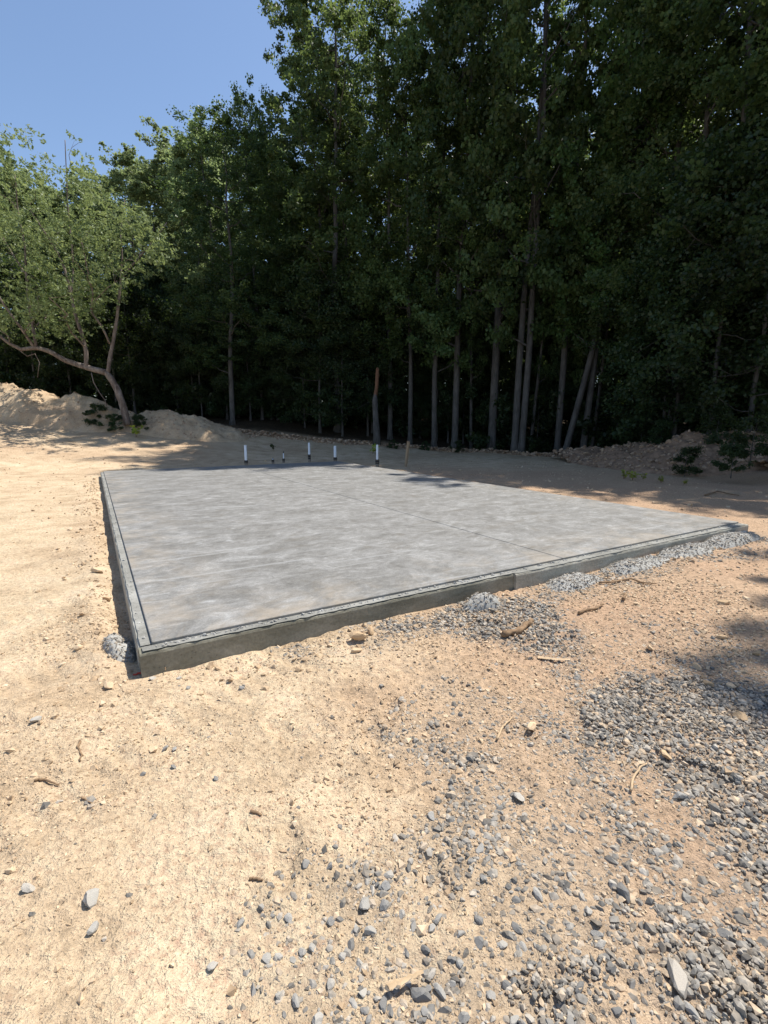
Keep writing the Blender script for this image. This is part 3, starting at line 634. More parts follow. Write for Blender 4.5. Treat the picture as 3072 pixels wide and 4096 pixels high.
# ------------------------------------------------------------------ sticks, splinters, scraps
def stick(name, label, pix, R, mat, lift=0.012, k=7, flat=False, cat="stick", lumpy=0.15):
    P = [];
    for (x, y) in pix:
        g_ = gp(x, y); P.append((g_[0], g_[1], gz(g_[0], g_[1]) + lift))
    P = np.array(P); t = np.linspace(0, 1, len(P)); tt = np.linspace(0, 1, 4 * len(P))
    Q = np.stack([np.interp(tt, t, P[:, c]) for c in range(3)], 1); Q[:, :2] += r.normal(size=(len(tt), 2)) * R * 0.25
    c0 = Q.mean(0); m = MB()
    m.tube(Q - c0, R * (1 - 0.45 * tt), k, True, lumpy, r)
    o = m.build(name, mat, None, not flat); o.location = c0
    if flat: o.scale = (1, 1, 0.35)
    return tag(o, label, cat)
stick("root_piece", "thick fibrous brown root lying on the grey gravel near the slab", [(2010, 2550), (2060, 2545), (2100, 2515), (2125, 2495)], 0.028, M["stick"], 0.03, 10, False, "root", 0.3)
stick("dry_branch", "long thin forked dry branch on the dirt below the slab", [(2400, 2345), (2460, 2335), (2520, 2322), (2570, 2330), (2625, 2338)], 0.011, M["stick"], 0.02)
stick("dry_stick", "short curved dry stick on the dirt right of the root", [(2315, 2455), (2350, 2445), (2385, 2440), (2412, 2428)], 0.014, M["stick"], 0.018)
stick("wood_lath", "pale splintered lath lying flat on the gravel", [(2148, 2640), (2215, 2645), (2280, 2648)], 0.016, M["lath"], 0.02, 4, True, "lath", 0.05)
stick("wood_splinter", "pale pointed wood splinter on foreground gravel at the bottom", [(1548, 3990), (1620, 3955), (1690, 3925)], 0.009, M["lath"], 0.03, 4, True, "splinter", 0.05)
stick("twig", "crooked dark twig on bare dirt left of the touching stones", [(322, 2970), (312, 2995), (326, 3020), (320, 3042)], 0.006, M["stick"], 0.006)
stick("twig", "thin twig below the dark crooked twig on bare dirt", [(325, 3182), (345, 3195), (365, 3208)], 0.004, M["stick"], 0.005)
stick("twig", "dark twig at the far left among soil crumbs", [(140, 3125), (180, 3115), (235, 3132)], 0.006, M["stick"], 0.008)
stick("twig", "thin pale root strand in the dirt beside the middle gravel", [(1990, 2975), (2005, 2935), (2025, 2905), (2050, 2880)], 0.006, M["lath"], 0.015)
stick("twig", "pale curved root strand in the lower right dirt", [(2520, 3175), (2535, 3120), (2565, 3080), (2585, 3070)], 0.006, M["lath"], 0.015)
stick("twig", "little brown twig on the dirt left of the wood splinter", [(1000, 3520), (1030, 3525), (1052, 3532)], 0.005, M["stick"], 0.006)
stick("twig", "small dark curled bark piece on bare dirt near the middle", [(1005, 3265), (1030, 3270), (1045, 3278)], 0.007, M["stick"], 0.005)
stick("twig", "thin upright weed stem against the slab front", [(652, 2648), (660, 2675), (664, 2700)], 0.004, M["stick"], 0.03)
stick("twig", "short twig standing out of the dirt right of the curved stick", [(2490, 2412), (2500, 2396), (2497, 2388)], 0.014, M["stick"], 0.03)
stick("fallen_branch", "dark fallen twig on the shaded dirt at the right", [(2820, 1985), (2870, 1970), (2910, 1980), (2955, 1990)], 0.02, M["stick"], 0.03)
g_ = gp(556, 2692); m = MB()
for q in range(3): m.box(-0.035 + q * 0.022, -0.008 + q * 0.022, -0.008 + 0.006 * q, 0.006 + 0.004 * q, 0.004 * q, 0.006 + 0.005 * q)
o = m.build("plastic_scrap", M["red"]); o.location = (g_[0], g_[1], gz(g_[0], g_[1]) + 0.004); o.rotation_euler = (0, 0, 0.3); tag(o, "small red plastic scrap at the foot of the slab corner", "scrap")

# ------------------------------------------------------------------ mounds and banks of soil
def mound(name, label, cx, cy, hw, hd, peaks, seed, res=0.09, rough=0.10, mat="dirt", clods=0, clod_s=(0.02, 0.07)):
    xs_ = np.arange(-hw, hw + 1e-6, res); ys_ = np.arange(-hd, hd + 1e-6, res); X, Y = np.meshgrid(xs_, ys_); X = X.ravel() + cx; Y = Y.ravel() + cy
    def hgt(X, Y):
        z = np.zeros(len(X))
        for (px_, py_, rx, ry, h) in peaks:
            q = np.sqrt(((X - px_) / rx) ** 2 + ((Y - py_) / ry) ** 2 + 0.02)
            z = np.maximum(z, h * np.clip(1 - q, 0, 1) ** 0.85 * 1.0)
        k = sst(0.0, 0.25, z)
        return z * (1 + 0.25 * fbm(X, Y, 0.7, 3, seed + 9)) + rough * k * fbm(X, Y, 1.6, 4, seed) + rough * 0.5 * k * np.abs(fbm(X, Y, 4.5, 3, seed + 4)) - 0.06 * (1 - sst(0, 0.06, z))
    Z = ground_z(X, Y) + hgt(X, Y)
    nx, ny = len(xs_), len(ys_); i = (np.arange(ny - 1)[:, None] * nx + np.arange(nx - 1)[None]).ravel()
    k = np.zeros(len(X)); 
    me = mesh_from(name, np.stack([X - cx, Y - cy, Z], 1), np.stack([i, i + 1, i + nx + 1, i + nx], 1), True, {"forest": ('POINT', k), "grey": ('POINT', k), "warm": ('POINT', k + 0.2)})
    o = link(name, me, M[mat]); o.location = (cx, cy, 0); tag(o, label, "dirt mound")
    if clods:
        rr = np.random.default_rng(seed + 50); x = rr.uniform(cx - hw, cx + hw, clods); y = rr.uniform(cy - hd, cy + hd, clods); h = hgt(x, y); s_ = h > 0.04; x, y, h = x[s_], y[s_], h[s_]
        S = clod_s[0] + (clod_s[1] - clod_s[0]) * rr.beta(1, 3, len(x))
        tag(link("clods", scatter_mesh("clods", rr, np.stack([x - cx, y - cy, ground_z(x, y) + h], 1), S, (ICO_V, ICO_F), 0.25, 0.4), M["clod"], o), kind="stuff")
    return o
mound("dirt_mound", "long pale tan dirt mound at the far left under the sprawling tree", -16.5, 24.5, 6.6, 2.6, [(-19.5, 24.8, 5.5, 2.4, 1.7), (-17.2, 24.3, 3.0, 2.0, 1.65), (-14.9, 24.1, 2.9, 1.9, 1.5), (-21, 24, 5, 2.5, 1.65)], 301, 0.09, 0.26, "dirt", 900)
mound("dirt_mound", "rounded brown dirt mound right of the sprawling tree's trunk", -10.2, 25.0, 4.6, 2.4, [(-11.0, 25.0, 1.6, 1.5, 1.15), (-10.4, 25.0, 3.6, 1.9, 0.95), (-12.8, 24.6, 1.6, 1.3, 0.75)], 311, 0.08, 0.24, "dirt", 900)
mound("dirt_mound", "steep clod covered soil bank in shade at the right forest edge", 11.6, 17.6, 4.2, 4.6, [(10.6, 16.9, 2.8, 2.6, 1.05), (10.0, 18.8, 2.6, 3.0, 0.8), (8.9, 21.0, 2.2, 2.2, 0.6), (12.6, 17.2, 2.4, 3.0, 1.1)], 321, 0.09, 0.26, "bank", 3600, (0.03, 0.12))
mound("dirt_mound", "broad weedy soil bank in shade at the right edge of the picture", 14.6, 13.6, 3.6, 4.4, [(13.4, 15.0, 2.8, 2.8, 1.35), (14.6, 12.6, 3.0, 3.6, 1.2), (12.0, 13.3, 1.8, 2.0, 0.6)], 331, 0.09, 0.26, "bank", 2800, (0.03, 0.12))
# row of clods pushed up along the forest edge
rr = np.random.default_rng(77); E_ = np.array([e for e in EDGE if -15 < e[0] < 9.5 and e[1] > 10], float); seg = np.linalg.norm(np.diff(E_, axis=0), axis=1); cum = np.concatenate([[0], np.cumsum(seg)])
t = rr.uniform(0, cum[-1], 2600); x = np.interp(t, cum, E_[:, 0]) + rr.normal(size=2600) * 0.15; y = np.interp(t, cum, E_[:, 1]) - 0.55 + rr.normal(size=2600) * 0.28
S = 0.03 + 0.13 * rr.beta(1, 3.5, 2600); hb = 0.16 * np.exp(-((y - np.interp(t, cum, E_[:, 1]) + 0.55) / 0.3) ** 2) * rr.uniform(0, 1, 2600)
tag(link("edge_clods", scatter_mesh("edge_clods", rr, np.stack([x, y, ground_z(x, y) + hb], 1), S, (ICO_V, ICO_F), 0.25, 0.35), M["clod"]), "row of brown soil clods pushed up along the forest edge", "clods", kind="stuff")

# ------------------------------------------------------------------ trees
def leaves(r, Cc, Rc, n, L, Wd, up=0.5, flat=0.75, hang=0.0):
    """n leaves round each cluster centre -> V, F, rnd"""
    m = len(Cc); N = m * n
    d = r.normal(size=(N, 3)); d /= np.linalg.norm(d, axis=1)[:, None]; d *= (r.uniform(0, 1, (N, 1)) ** 0.55)
    d[:, 2] *= flat
    P = np.repeat(Cc, n, 0) + d * np.repeat(Rc, n)[:, None]
    nr = r.normal(size=(N, 3)) * 0.75 + d * 0.5; nr[:, 2] += up; nr /= np.linalg.norm(nr, axis=1)[:, None]
    t = np.cross(nr, r.normal(size=(N, 3))); t[:, 2] -= hang; t /= np.linalg.norm(t, axis=1)[:, None] + 1e-9
    b = np.cross(nr, t); s = r.uniform(0.65, 1.25, (N, 1))
    V = np.stack([P - t * L * s * .5, P + b * Wd * s * .5 - t * L * s * .08, P + t * L * s * .5, P - b * Wd * s * .5 - t * L * s * .08], 1).reshape(-1, 3)
    rnd = np.clip(np.repeat(r.uniform(0.1, 0.9, m), n) * 0.5 + r.uniform(0, 1, N) * 0.5, 0, 1)
    return V, np.arange(N * 4).reshape(N, 4), rnd
def grow(mb, r, nodes, rad, targets, r0, sides, sag=0.12, steep=0.45, wob=0.06, nseg=5):
    """join each target to the nearest lower node of the skeleton with a bent branch"""
    nodes = [np.asarray(p, float) for p in nodes]; rad = list(rad)
    N = np.array(nodes); d0 = np.array([np.min(np.linalg.norm(N - t, axis=1)) for t in targets]); tips = []
    for t in targets[np.argsort(d0)]:
        N = np.asarray(nodes); dv = t - N; dist = np.linalg.norm(dv, axis=1); hor = np.linalg.norm(dv[:, :2], axis=1)
        cost = dist + 1.6 * np.clip(hor * steep - dv[:, 2], 0, None); i = int(np.argmin(cost)); a = N[i]; L = dist[i]
        if L < 0.05: continue
        s = np.linspace(0, 1, nseg)[:, None]; P = a + (t - a) * s
        P[:, 2] += -sag * L * (np.sin(math.pi * s[:, 0])) * 0.8; P[1:-1] += r.normal(size=(nseg - 2, 3)) * wob * L * 0.5
        rb = min(r0 * (0.5 + 0.25 * L), rad[i] * 0.75); R = rb * (1 - 0.7 * s[:, 0])
        mb.tube(P, R, sides, False)
        for p, q in zip(P[1:], R[1:]): nodes.append(p); rad.append(q)
        tips.append(P)
    return nodes, rad, tips
def tree_meshes(seed, H, cb, cr, n_major, n_minor, n_leaf, L, Wd, r0=0.2, prof=None, clus=0.6, name="tree", up=0.5, steep=0.45, sweep=0.5, hang=0.0, lumpf=1.0, bough=0.72):
    r = np.random.default_rng(seed); mb = MB()
    n = 14; z = np.linspace(0, H * 0.97, n); off = np.cumsum(r.normal(size=(n, 2)) * 0.012 * H / 2, 0) * (np.linspace(0, 1, n)[:, None])
    P = np.stack([off[:, 0], off[:, 1], z], 1); P[0, 2] = -0.3
    z[1] = min(0.5, z[1]); P[1, 2] = z[1]; R = r0 * (1 - 0.9 * (z / z[-1]) ** 1.1); R[0] *= 1.6
    mb.tube(P, R, 10, True, 0.05, r)
    keep = z > cb * 0.75
    dense = np.linspace(0, 1, 60); PN = np.stack([np.interp(dense, np.linspace(0, 1, n), P[:, c]) for c in range(3)], 1); RN = np.interp(dense, np.linspace(0, 1, n), R)
    k = PN[:, 2] > cb * 0.8; nodes, rad = PN[k], RN[k]
    pf = prof or (lambda t: np.interp(t, [0, 0.12, 0.35, 0.7, 0.9, 1.0], [0.35, 0.8, 1.0, 0.75, 0.42, 0.1]))
    def sample(m, inner):
        t = r.uniform(0, 1, m) ** 0.9; a = r.uniform(0, 2 * math.pi, m); q = np.sqrt(r.uniform(inner, 1, m))
        lob = 1 + lumpf * 0.30 * np.sin(a * 3 + t * 9 + seed) * np.cos(t * 13 + seed)
        rr_ = pf(t) * cr * q * lob; zc = cb + t * (H - cb)
        ox = np.interp(zc, P[:, 2], P[:, 0]); oy = np.interp(zc, P[:, 2], P[:, 1])
        return np.stack([ox + rr_ * np.cos(a), oy + rr_ * np.sin(a), zc], 1)
    MJ = sample(n_major, 0.25); nodes, rad, _ = grow(mb, r, nodes, rad, MJ, r0 * 0.28, 5, 0.10, steep)
    T = sample(n_minor, 0.12); nb_ = int(n_minor * bough); T[:nb_] = MJ[r.integers(0, len(MJ), nb_)] + r.normal(size=(nb_, 3)) * np.array([0.23, 0.23, 0.13]) * cr
    nodes, rad, tips = grow(mb, r, nodes, rad, T, 0.018, 3, 0.08, steep)
    Cc = np.concatenate([np.array([p[-1] for p in tips]), np.array([p[-2] for p in tips])])
    Rc = clus * r.uniform(0.4, 1.35, len(Cc))
    V, Fc, rnd = leaves(r, Cc, Rc, n_leaf, L, Wd, up, 0.7, hang)
    tm = mesh_from(name + "_trunk", np.concatenate(mb.V), [np.concatenate(mb.Q)] + ([np.concatenate(mb.T)] if mb.T else []), True)
    lm = mesh_from(name + "_crown", V, Fc, False, {"rnd": ('FACE', rnd)})
    return tm, lm
def place(name, protos, x, y, label, cat="tree", group=None, sc=1.0, rz=None, lean=(0, 0), sz=None, z=None):
    r_ = rng; tm, lm = protos
    o = empty(name, (x, y, (float(tz(x, y)) if z is None else z) - 0.03), r_.uniform(0, 6.28) if rz is None else rz)
    o.rotation_mode = 'ZYX'; o.rotation_euler = (lean[0], lean[1], o.rotation_euler[2]); o.scale = (sc, sc, sz or sc)
    link("trunk", tm, None, o); link("crown", lm, None, o)
    return tag(o, label, cat, group)
def proto(*a, bark="bark", leaf="leaf", **kw):
    tm, lm = tree_meshes(*a, **kw); tm.materials.append(M[bark]); lm.materials.append(M[leaf]); return tm, lm

pop_prof = lambda t: np.interp(t, [0, 0.1, 0.3, 0.6, 0.85, 1.0], [0.5, 0.9, 1.0, 0.8, 0.45, 0.08])
TSPEC = [(0.17, 0.13, 56, "leaf_mid", 0.19), (0.16, 0.11, 56, "leaf", 0.18), (0.20, 0.15, 46, "leaf", 0.19), (0.18, 0.14, 54, "leaf_mid", 0.18), (0.15, 0.12, 60, "leaf_dark", 0.19)]
TALL = [proto(101 + i, 25.0, 4.9 - 0.5 * (i % 2), 3.9, 48, 300, n_, l_, w_, r0=r_, clus=0.50 + 0.05 * (i % 3), name="tall_tree", leaf=lf) for i, (l_, w_, n_, lf, r_) in enumerate(TSPEC)]
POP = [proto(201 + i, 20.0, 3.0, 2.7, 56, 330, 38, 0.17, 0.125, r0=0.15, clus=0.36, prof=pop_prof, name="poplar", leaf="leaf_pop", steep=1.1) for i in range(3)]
UNDER = [proto(221 + i, 8.5, 1.2, 2.6, 22, 170, 62, 0.125, 0.085, r0=0.08, clus=0.48, name="understory", leaf="leaf_under", steep=0.2) for i in range(4)]
SHRUB = [proto(241 + i, 1.5, 0.15, 0.85, 8, 44, 44, 0.11, 0.06, r0=0.018, clus=0.24, name="shrub", leaf="leaf_under", steep=0.2) for i in range(3)]

def px_xy(px, Y): return (px - CX) / F_PX * Y * 1.0, Y
def depth_xy(px, Y):
    p = at(px, 1700, Y); return p[0], p[1]
FRONT = [  # pixel x of the trunk, depth, prototype, scale, height factor, lean (x, y), name, label
    (930, 28.0, 4, 0.80, 0.62, (0, 0.02), "slender tree with a pale thin trunk at the left of the wood"),
    (1310, 31.5, 3, 0.80, 0.96, (0, 0), "tall leafy tree standing leftmost of the tall trees against the sky"),
    (1350, 30.0, 0, 1.12, 1.02, (0, 0), "tall tree whose crown meets the open sky at the left"),
    (1425, 34.5, 1, 1.05, 1.10, (0, 0), "tall dark tree behind the crown that meets the open sky"),
    (1560, 29.5, 1, 0.85, 0.92, (0, 0.01), "dark trunked tree right behind the broken snag"),
    (1640, 28.6, 2, 0.72, 0.85, (0, 0), "thin straight tree behind the wooden stake"),
    (1738, 28.0, 3, 0.88, 1.00, (0, -0.01), "tall tree with a pale streaked trunk right of the stake"),
    (1820, 27.6, 4, 1.00, 1.05, (0, 0.01), "straight grey trunked tree left of the thickest pale trunk"),
    (1886, 28.4, 1, 0.50, 0.80, (0, -0.03), "very thin leaning tree between two straight grey trunks"),
    (1970, 27.2, 0, 1.22, 1.12, (0, 0.012), "tree with the thickest straight pale trunk at the forest edge"),
    (2062, 25.5, 2, 0.95, 1.15, (0, 0.012), "left stem of the twin trunked tree at the forest edge"),
    (2090, 25.3, 3, 0.95, 1.12, (0, 0.03), "right stem of the twin trunked tree at the forest edge"),
    (2125, 26.5, 4, 0.45, 0.70, (0, 0.05), "thin young tree right of the twin trunks"),
    (2236, 25.6, 1, 0.95, 1.08, (0, 0.02), "dark trunked tree left of the strongly leaning trunk"),
    (2264, 24.2, 0, 0.85, 0.92, (0, 0.20), "tree with a pale trunk leaning strongly to the right"),
    (2338, 24.4, 2, 0.88, 0.98, (0, 0.07), "slightly leaning pale trunk right of the strongly leaning one"),
    (2375, 25.5, 3, 0.50, 0.80, (0, 0.05), "thin dark sapling trunk behind the leaning pair"),
    (2600, 23.0, 4, 1.05, 0.98, (0, 0.03), "dark tree standing behind the clod covered bank"),
    (2680, 20.5, 1, 0.90, 0.90, (0, 0), "forked tree close behind the crest of the right bank"),
    (2860, 19.5, 3, 0.95, 0.90, (0, 0), "tree in deep shade behind the weedy bank"),
    (3040, 19.0, 2, 0.95, 0.92, (0, 0.02), "tree at the right edge of the picture behind the bank"),
]
for (px_, Y, p_, sc, hz, lean, lab) in FRONT:
    x, y = depth_xy(px_, Y); place("forest_tree", TALL[p_], x, y, lab, "tree", "trees along the forest edge", sc, None, lean, hz * (1.16 if 1800 < px_ < 2300 else 1.0))
# trees deeper in the wood: nothing tells them apart
r2 = np.random.default_rng(8)
def skyline(px):   # highest photo row that the trees may reach at this column
    return np.interp(px, [-400, 0, 380, 560, 800, 900, 985, 1060, 1110, 1200], [560, 560, 720, 610, 530, 470, 420, 300, -300, -900])
cnt = 0
for (Y0, step, jit) in ((33.5, 250, 60), (40, 240, 80), (50, 220, 90)):
    for px_ in np.arange(1180, 3300, step):
        pxx = px_ + r2.uniform(-jit, jit); Y = Y0 + r2.uniform(-2, 2) - max(0, (pxx - 2100)) * 0.006
        x, y = depth_xy(pxx, Y); hmax = at(pxx, skyline(pxx), Y)[2] - float(tz(x, y)); hh = min(r2.uniform(15, 20) if Y0 < 36 else r2.uniform(19, 25), hmax) / 25.0
        place("forest_tree", TALL[r2.integers(5)], x, y, "one of the tall dark trees deep inside the wood", "tree", "trees deep in the wood", r2.uniform(0.9, 1.2), None, (r2.normal() * 0.02, r2.normal() * 0.02), hh); cnt += 1
# poplars on the left, lit by the sun
POPS = [(1050, 31, 20.2, "dark poplar with a lobed top beside the tallest crown"), (900, 33, 18.6, "poplar with a tall pale pointed top left of the dark one"), (820, 34, 18.6, "poplar with a sunlit double top left of the tall pale one"),
        (745, 36, 18.2, "slightly lower sunlit poplar in the middle of the left row"), (660, 35, 17.2, "bushy sunlit poplar in the left row"), (580, 37, 19.0, "poplar with a narrow spire top right of the sprawling tree"),
        (500, 37, 15.9, "low rounded poplar just right of the sprawling tree's crown"), (410, 39, 16.2, "poplar peeping out behind the sprawling tree's right side"), (300, 38, 16.0, "poplar hidden behind the middle of the sprawling tree"),
        (180, 37, 17.0, "tall poplar behind the left part of the sprawling tree"), (60, 36, 17.0, "poplar at the left edge behind the sprawling tree"), (-90, 36, 17.5, "poplar just beyond the left edge of the picture"), (-260, 35, 17, "outermost poplar on the left side")]
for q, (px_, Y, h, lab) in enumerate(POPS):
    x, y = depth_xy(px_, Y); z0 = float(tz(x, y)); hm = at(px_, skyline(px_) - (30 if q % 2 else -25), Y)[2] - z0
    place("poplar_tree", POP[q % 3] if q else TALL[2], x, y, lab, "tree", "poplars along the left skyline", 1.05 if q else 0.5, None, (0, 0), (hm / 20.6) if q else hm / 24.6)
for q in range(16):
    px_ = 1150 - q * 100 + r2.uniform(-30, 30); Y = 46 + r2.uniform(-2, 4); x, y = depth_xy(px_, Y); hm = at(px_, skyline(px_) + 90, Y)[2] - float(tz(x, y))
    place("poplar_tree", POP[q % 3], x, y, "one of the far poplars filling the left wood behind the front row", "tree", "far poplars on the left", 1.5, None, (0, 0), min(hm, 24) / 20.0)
# trees on the right beyond the frame: they shade the ground at the right
RIGHT = [(12.3, 8.1, 3.1), (17.0, 15.5, 2.9), (19.5, 12.5, 3), (18.5, 5.5, 3), (20, 1.5, 3), (22, 8, 3), (16.2, 18.5, 2.6), (20, 17.5, 3), (24, 14, 3), (21, 22, 3), (14.6, 20.3, 3), (17.6, 20.8, 3)]
for q, (x, y, c_) in enumerate(RIGHT):
    place("forest_tree", TALL[q % 5], x, y, "tall tree standing beyond the right edge of the picture", "tree", "trees beyond the right edge", 0.6 if q == 0 else 0.85, None, (0, 0), r2.uniform(0.80, 0.92))
# understory
UND = []
for px_ in np.arange(640, 1540, 62): UND.append((px_ + r2.uniform(-25, 25), 29.5 + r2.uniform(-0.8, 2.5), r2.uniform(0.6, 1.15)))
for px_ in np.arange(560, 2300, 85): UND.append((px_ + r2.uniform(-35, 35), 35 + r2.uniform(-1.5, 3), r2.uniform(0.9, 1.4)))
for px_ in np.arange(-250, 640, 80): UND.append((px_ + r2.uniform(-25, 25), 30.0 + r2.uniform(-1, 2.5), r2.uniform(0.7, 1.1)))
for px_ in np.arange(2640, 3250, 85): UND.append((px_ + r2.uniform(-25, 25), 20.3 - (px_ - 2640) * 0.002 + r2.uniform(-0.3, 0.8), r2.uniform(0.8, 1.15)))
for px_ in np.arange(2420, 3250, 80): UND.append((px_ + r2.uniform(-25, 25), 24.5 - (px_ - 2420) * 0.003 + r2.uniform(-0.5, 2.5), r2.uniform(0.45, 0.9)))
for px_ in np.arange(1500, 2420, 62): UND.append((px_ + r2.uniform(-20, 20), 30.2 + r2.uniform(-0.5, 1.6) - max(0, px_ - 2000) * 0.006, r2.uniform(0.5, 0.85)))
for (px_, Y, sc) in ((2700, 19.9, 1.2), (2840, 18.0, 1.25), (3000, 17.0, 1.2), (2950, 20, 1.3)): UND.append((px_, Y, sc))
for (px_, Y, sc) in UND:
    x, y = depth_xy(px_, Y); place("understory_tree", UNDER[r2.integers(4)], x, y, "leafy dark understory tree filling the shade below the tall trees", "tree", "understory trees in the wood", sc)
for q in range(46):
    px_ = -200 + q * 62 + r2.uniform(-20, 20); Y = (31 if px_ < 1900 else 27.5) + r2.uniform(-1.2, 3.0)
    if px_ > 2450: Y = 23 + r2.uniform(-1, 2)
    x, y = depth_xy(px_, Y); place("undergrowth_bush", SHRUB[q % 3], x, y, "dark leafy bush of the undergrowth among the trunks", "bush", "undergrowth bushes in the wood", r2.uniform(1.5, 2.4))
SH = [(2650, 18.8, 0.7, 0.5, "dense dark shrub on the left slope of the right bank"), (2870, 16.3, 0.8, 0.7, "dark leafy shrub right of the bank's crest"), (2570, 20.6, 0.9, 0.3, "low dark shrub behind the left end of the right bank"),
      (2950, 12.9, 0.5, 0.3, "young upright weed on the weedy bank"), (3020, 13.0, 0.75, 0.6, "weed thicket on the slope at the right edge"), (2760, 14.6, 0.5, 0.1, "small weed at the foot of the right bank"),
      (395, 23.4, 0.75, 0, "dark green shrub left of the sprawling tree's foot"), (455, 23.2, 0.55, 0, "low shrub in front of the sprawling tree's foot"), (560, 23.6, 0.55, 0, "small shrub right of the sprawling tree's foot"),
      (1570, 26.0, 0.35, 0, "low weed below the broken snag"), (1700, 26.0, 0.35, 0, "low weed at the forest edge right of the stake"), (1840, 26.0, 0.42, 0, "low leafy weed at the foot of the straight grey trunk")]
for (px_, Y, sc, dz, lab) in SH:
    x, y = depth_xy(px_, Y); place("shrub", SHRUB[r2.integers(3)], x, y, lab, "shrub", "shrubs and weeds at the clearing's edge", sc, z=float(tz(x, y)) + dz)

# the far wood closes the view between the trunks
rf = np.random.default_rng(91); n = 1500; px_ = rf.uniform(-500, 3600, n); Yf = rf.uniform(62, 72, n)
Pf = np.stack([(px_ - CX) / F_PX * Yf, Yf, rf.beta(0.8, 1.3, n) * np.interp(px_, [-500, 600, 1200, 3600], [9, 9, 13, 14]) + 0.6], 1)
V, Fc, rnd = leaves(rf, Pf, np.full(n, 2.1), 32, 0.7, 0.5, 0.4, 0.9)
tag(link("far_wood", mesh_from("far_wood", V, Fc, False, {"rnd": ('FACE', rnd)}), M["leaf_under"]), "dark mass of far foliage seen between the trunks", "wood", kind="stuff")

# broken snag
x, y = depth_xy(1507, 26.6); z0 = float(tz(x, y)); s = 26.6 / F_PX
t = empty("broken_snag", (x, y, z0)); tag(t, "broken dead tree trunk with red split wood at the top", "dead tree")
m = MB(); m.tube([(0, 0, -0.3), (0.0, 0, 0.6), (-0.06, 0, 1.5), (-0.09, 0, 2.4), (-0.07, 0, 2.75)], [0.24, 0.18, 0.155, 0.135, 0.08], 12, True, 0.10, r); m.build("lower_trunk", M["bark"], t, True)
m = MB(); m.tube([(-0.12, 0.02, 2.05), (-0.09, 0.02, 2.6), (0.0, 0.0, 3.1), (0.03, 0, 3.7), (0.04, 0, 4.05), (0.05, 0, 4.12)], [0.08, 0.10, 0.095, 0.09, 0.085, 0.03], 9, True, 0.22, r); m.build("split_top", M["snag"], t, False)

# the sprawling tree on the left: limbs laid along what the photo shows, about 23 m away
TB = 23.6
def limb(pts, r0, r1): 
    P = np.array([at(x, y, TB + d) for x, y, d in pts]); n = len(P); tt = np.linspace(0, 1, n); ss = np.linspace(0, 1, n * 4)
    Q = np.stack([np.interp(ss, tt, P[:, c]) for c in range(3)], 1)
    for _ in range(2): Q[1:-1] = (Q[:-2] + 2 * Q[1:-1] + Q[2:]) / 4
    return Q, 0.8 * np.interp(ss, [0, 1], [r0, r1])
rs = np.random.default_rng(66); root_p = at(505, 1655, TB); z0 = float(tz(root_p[0], root_p[1]))
LIMBS = [
    ([(512, 1700, 0), (492, 1620, 0), (470, 1560, 0), (445, 1515, 0), (425, 1490, 0)], 0.21, 0.17),
    ([(425, 1490, 0), (345, 1470, -0.1), (255, 1440, -0.2), (205, 1408, -0.3), (150, 1390, -0.4), (85, 1398, -0.5)], 0.17, 0.10),
    ([(85, 1398, -0.5), (30, 1370, -0.7), (-40, 1310, -0.9), (-120, 1230, -1.1), (-200, 1100, -1.2)], 0.10, 0.04),
    ([(432, 1490, 0), (440, 1430, 0.1), (452, 1370, 0.2), (466, 1290, 0.3), (476, 1200, 0.4), (482, 1120, 0.5), (520, 1070, 0.5), (575, 1010, 0.6), (625, 950, 0.7), (668, 890, 0.8)], 0.12, 0.03),
    ([(440, 1375, 0.1), (405, 1300, -0.3), (360, 1245, -0.6), (375, 1180, -0.9), (350, 1080, -1.2), (330, 980, -1.4)], 0.06, 0.025),
    ([(482, 1120, 0.5), (490, 1020, 0.8), (480, 920, 1.0), (500, 800, 1.2)], 0.05, 0.02),
    ([(345, 1470, -0.1), (345, 1400, -0.2), (325, 1330, -0.2), (300, 1260, -0.1), (285, 1180, 0.0), (262, 1080, 0.2), (225, 1000, 0.3), (180, 930, 0.4), (120, 840, 0.4)], 0.12, 0.03),
    ([(285, 1180, 0), (295, 1080, 0.6), (285, 960, 0.9), (270, 820, 1.1), (265, 680, 1.2), (260, 560, 1.2)], 0.06, 0.02),
    ([(145, 1390, -0.4), (132, 1310, -0.3), (115, 1210, -0.2), (105, 1100, 0.0), (100, 980, 0.2), (70, 840, 0.3), (60, 700, 0.4)], 0.09, 0.025),
    ([(135, 1388, -0.4), (90, 1320, -0.8), (45, 1260, -1.1), (0, 1195, -1.4), (-60, 1080, -1.6), (-110, 940, -1.7)], 0.08, 0.025),
    ([(105, 1100, 0), (40, 1000, 0.6), (-30, 880, 0.9), (-60, 720, 1.0)], 0.04, 0.02),
]
st_ = empty("sprawling_tree", (root_p[0], root_p[1], z0)); tag(st_, "sprawling leaning tree with reddish limbs and open grey green crown at the left", "tree")
mb = MB(); nodes = []; rad = []; trunk_ = None
for pts_, a, b in LIMBS:
    Q, R = limb(pts_, a, b); Q = Q - np.array([root_p[0], root_p[1], z0]); lb = MB(); lb.tube(Q, R, 9, True, 0.10, rs)
    lo = lb.build("limb" if trunk_ else "trunk", M["bark_red"], trunk_ or st_, True); trunk_ = trunk_ or lo
    if a < 0.15 and pts_[0][1] < 1480:
        k0 = 4; nodes += list(Q[k0:]); rad += list(R[k0:])
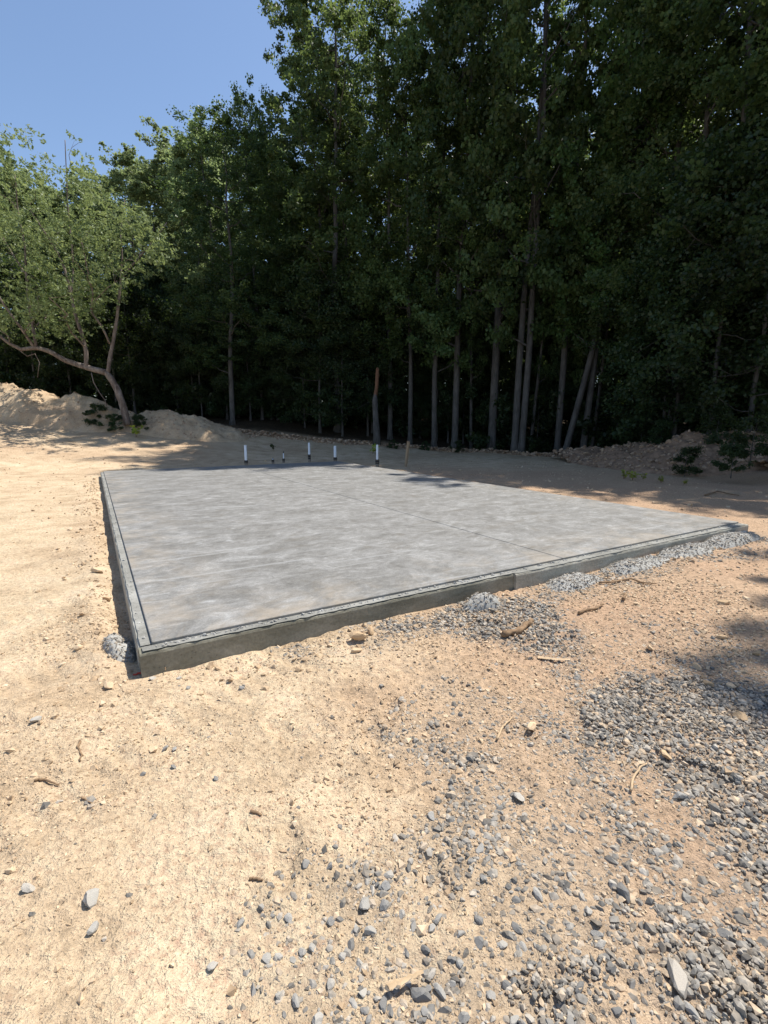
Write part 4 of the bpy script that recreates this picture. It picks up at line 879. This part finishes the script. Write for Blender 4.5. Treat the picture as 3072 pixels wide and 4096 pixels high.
def crown_pts(n):
    out = []
    while len(out) < n:
        x, y = rs.uniform(-330, 720), rs.uniform(490, 1340)
        top_ = np.interp(x, [-330, -200, 0, 150, 270, 330, 420, 560, 660, 720], [700, 560, 500, 520, 485, 560, 760, 780, 850, 900])
        bot = np.interp(x, [-330, 0, 200, 330, 450, 560, 700, 720], [1270, 1370, 1350, 1330, 1200, 1120, 1020, 940])
        if y < top_ + 18 or y > bot: continue
        if fbm(np.array([x]), np.array([y]), 0.008, 2, 5)[0] < -0.22: continue
        p = at(x, y, TB + rs.normal() * 1.5); out.append(p - np.array([root_p[0], root_p[1], z0]))
    return np.array(out)
nodes, rad, _ = grow(mb, rs, nodes, rad, crown_pts(60), 0.035, 5, -0.05, 0.5, 0.10)
nodes, rad, tips = grow(mb, rs, nodes, rad, crown_pts(620), 0.012, 3, -0.03, 0.35, 0.12)
mb.tube(np.array([at(x, y, TB - 0.3) for x, y in ((365, 1490), (375, 1530), (398, 1570), (420, 1600), (432, 1640))]) - np.array([root_p[0], root_p[1], z0]), [0.02, 0.025, 0.025, 0.02, 0.02], 5)
mb.tube(np.array([at(x, y, TB - 0.3) for x, y in ((75, 1400), (110, 1425), (140, 1415), (158, 1450), (150, 1510))]) - np.array([root_p[0], root_p[1], z0]), [0.015, 0.02, 0.02, 0.02, 0.012], 5)
tag(mb.build("branches", M["bark_red"], st_, True), kind="stuff")
Cc = np.concatenate([np.array([p[-1] for p in tips]), np.array([p[-2] for p in tips]), np.array([p[-3] for p in tips])])
ex = np.concatenate([Cc + rs.normal(size=Cc.shape) * 0.28 for _ in range(2)])
V, Fc, rnd = leaves(rs, ex, np.full(len(ex), 0.15), 7, 0.17, 0.07, 0.5, 0.8)
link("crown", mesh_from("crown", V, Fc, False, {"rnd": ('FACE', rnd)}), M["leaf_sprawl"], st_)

# little sprigs on the dirt
def sprig(pxl, h, label, Y=None, mat="leaf_yel", n=14):
    g_ = gp(*pxl) if Y is None else at(pxl[0], pxl[1], Y); x, y = g_[0], g_[1]; rr = np.random.default_rng(int(pxl[0])); mb = MB(); tipsl = []
    t = empty("weed_sprig", (x, y, gz(x, y) - 0.01)); tag(t, label, "weed", "yellow green sprigs on the dirt")
    for q in range(4):
        a = rr.uniform(0, 6.28); P = np.array([(0, 0, 0), (0.2 * h * math.cos(a), 0.2 * h * math.sin(a), 0.5 * h), (0.5 * h * math.cos(a), 0.5 * h * math.sin(a), h * rr.uniform(0.7, 1))]); mb.tube(P, [0.006, 0.005, 0.003], 4, False); tipsl += [P[1], P[2]]
    mb.build("stem", M["stick"], t)
    V, Fc, rnd = leaves(rr, np.array(tipsl), np.full(len(tipsl), 0.3 * h), n // 4 + 2, 0.36 * h, 0.24 * h, 0.8)
    link("foliage", mesh_from("foliage", V, Fc, False, {"rnd": ('FACE', rnd)}), M[mat], t)
sprig((2495, 1915), 0.22, "yellow green sprig leftmost on the dirt by the right bank"); sprig((2530, 1922), 0.24, "bushy yellow green sprig second from the left by the bank"); sprig((2572, 1918), 0.16, "small pale sprig in the middle of the sprig row by the bank")
sprig((2645, 1932), 0.18, "bright yellow sprig on the lit dirt by the right bank"); sprig((2735, 1938), 0.14, "rightmost yellow sprig at the foot of the bank")
sprig((1490, 1818), 0.45, "light green seedling behind the pipe next to the stake", 23.5); sprig((1095, 1780), 0.30, "small dark weed on the dirt behind the left pipes", 23.0, "leaf_under")
sprig((540, 1690), 0.5, "bright green grass tuft at the sprawling tree's foot", 22.6)
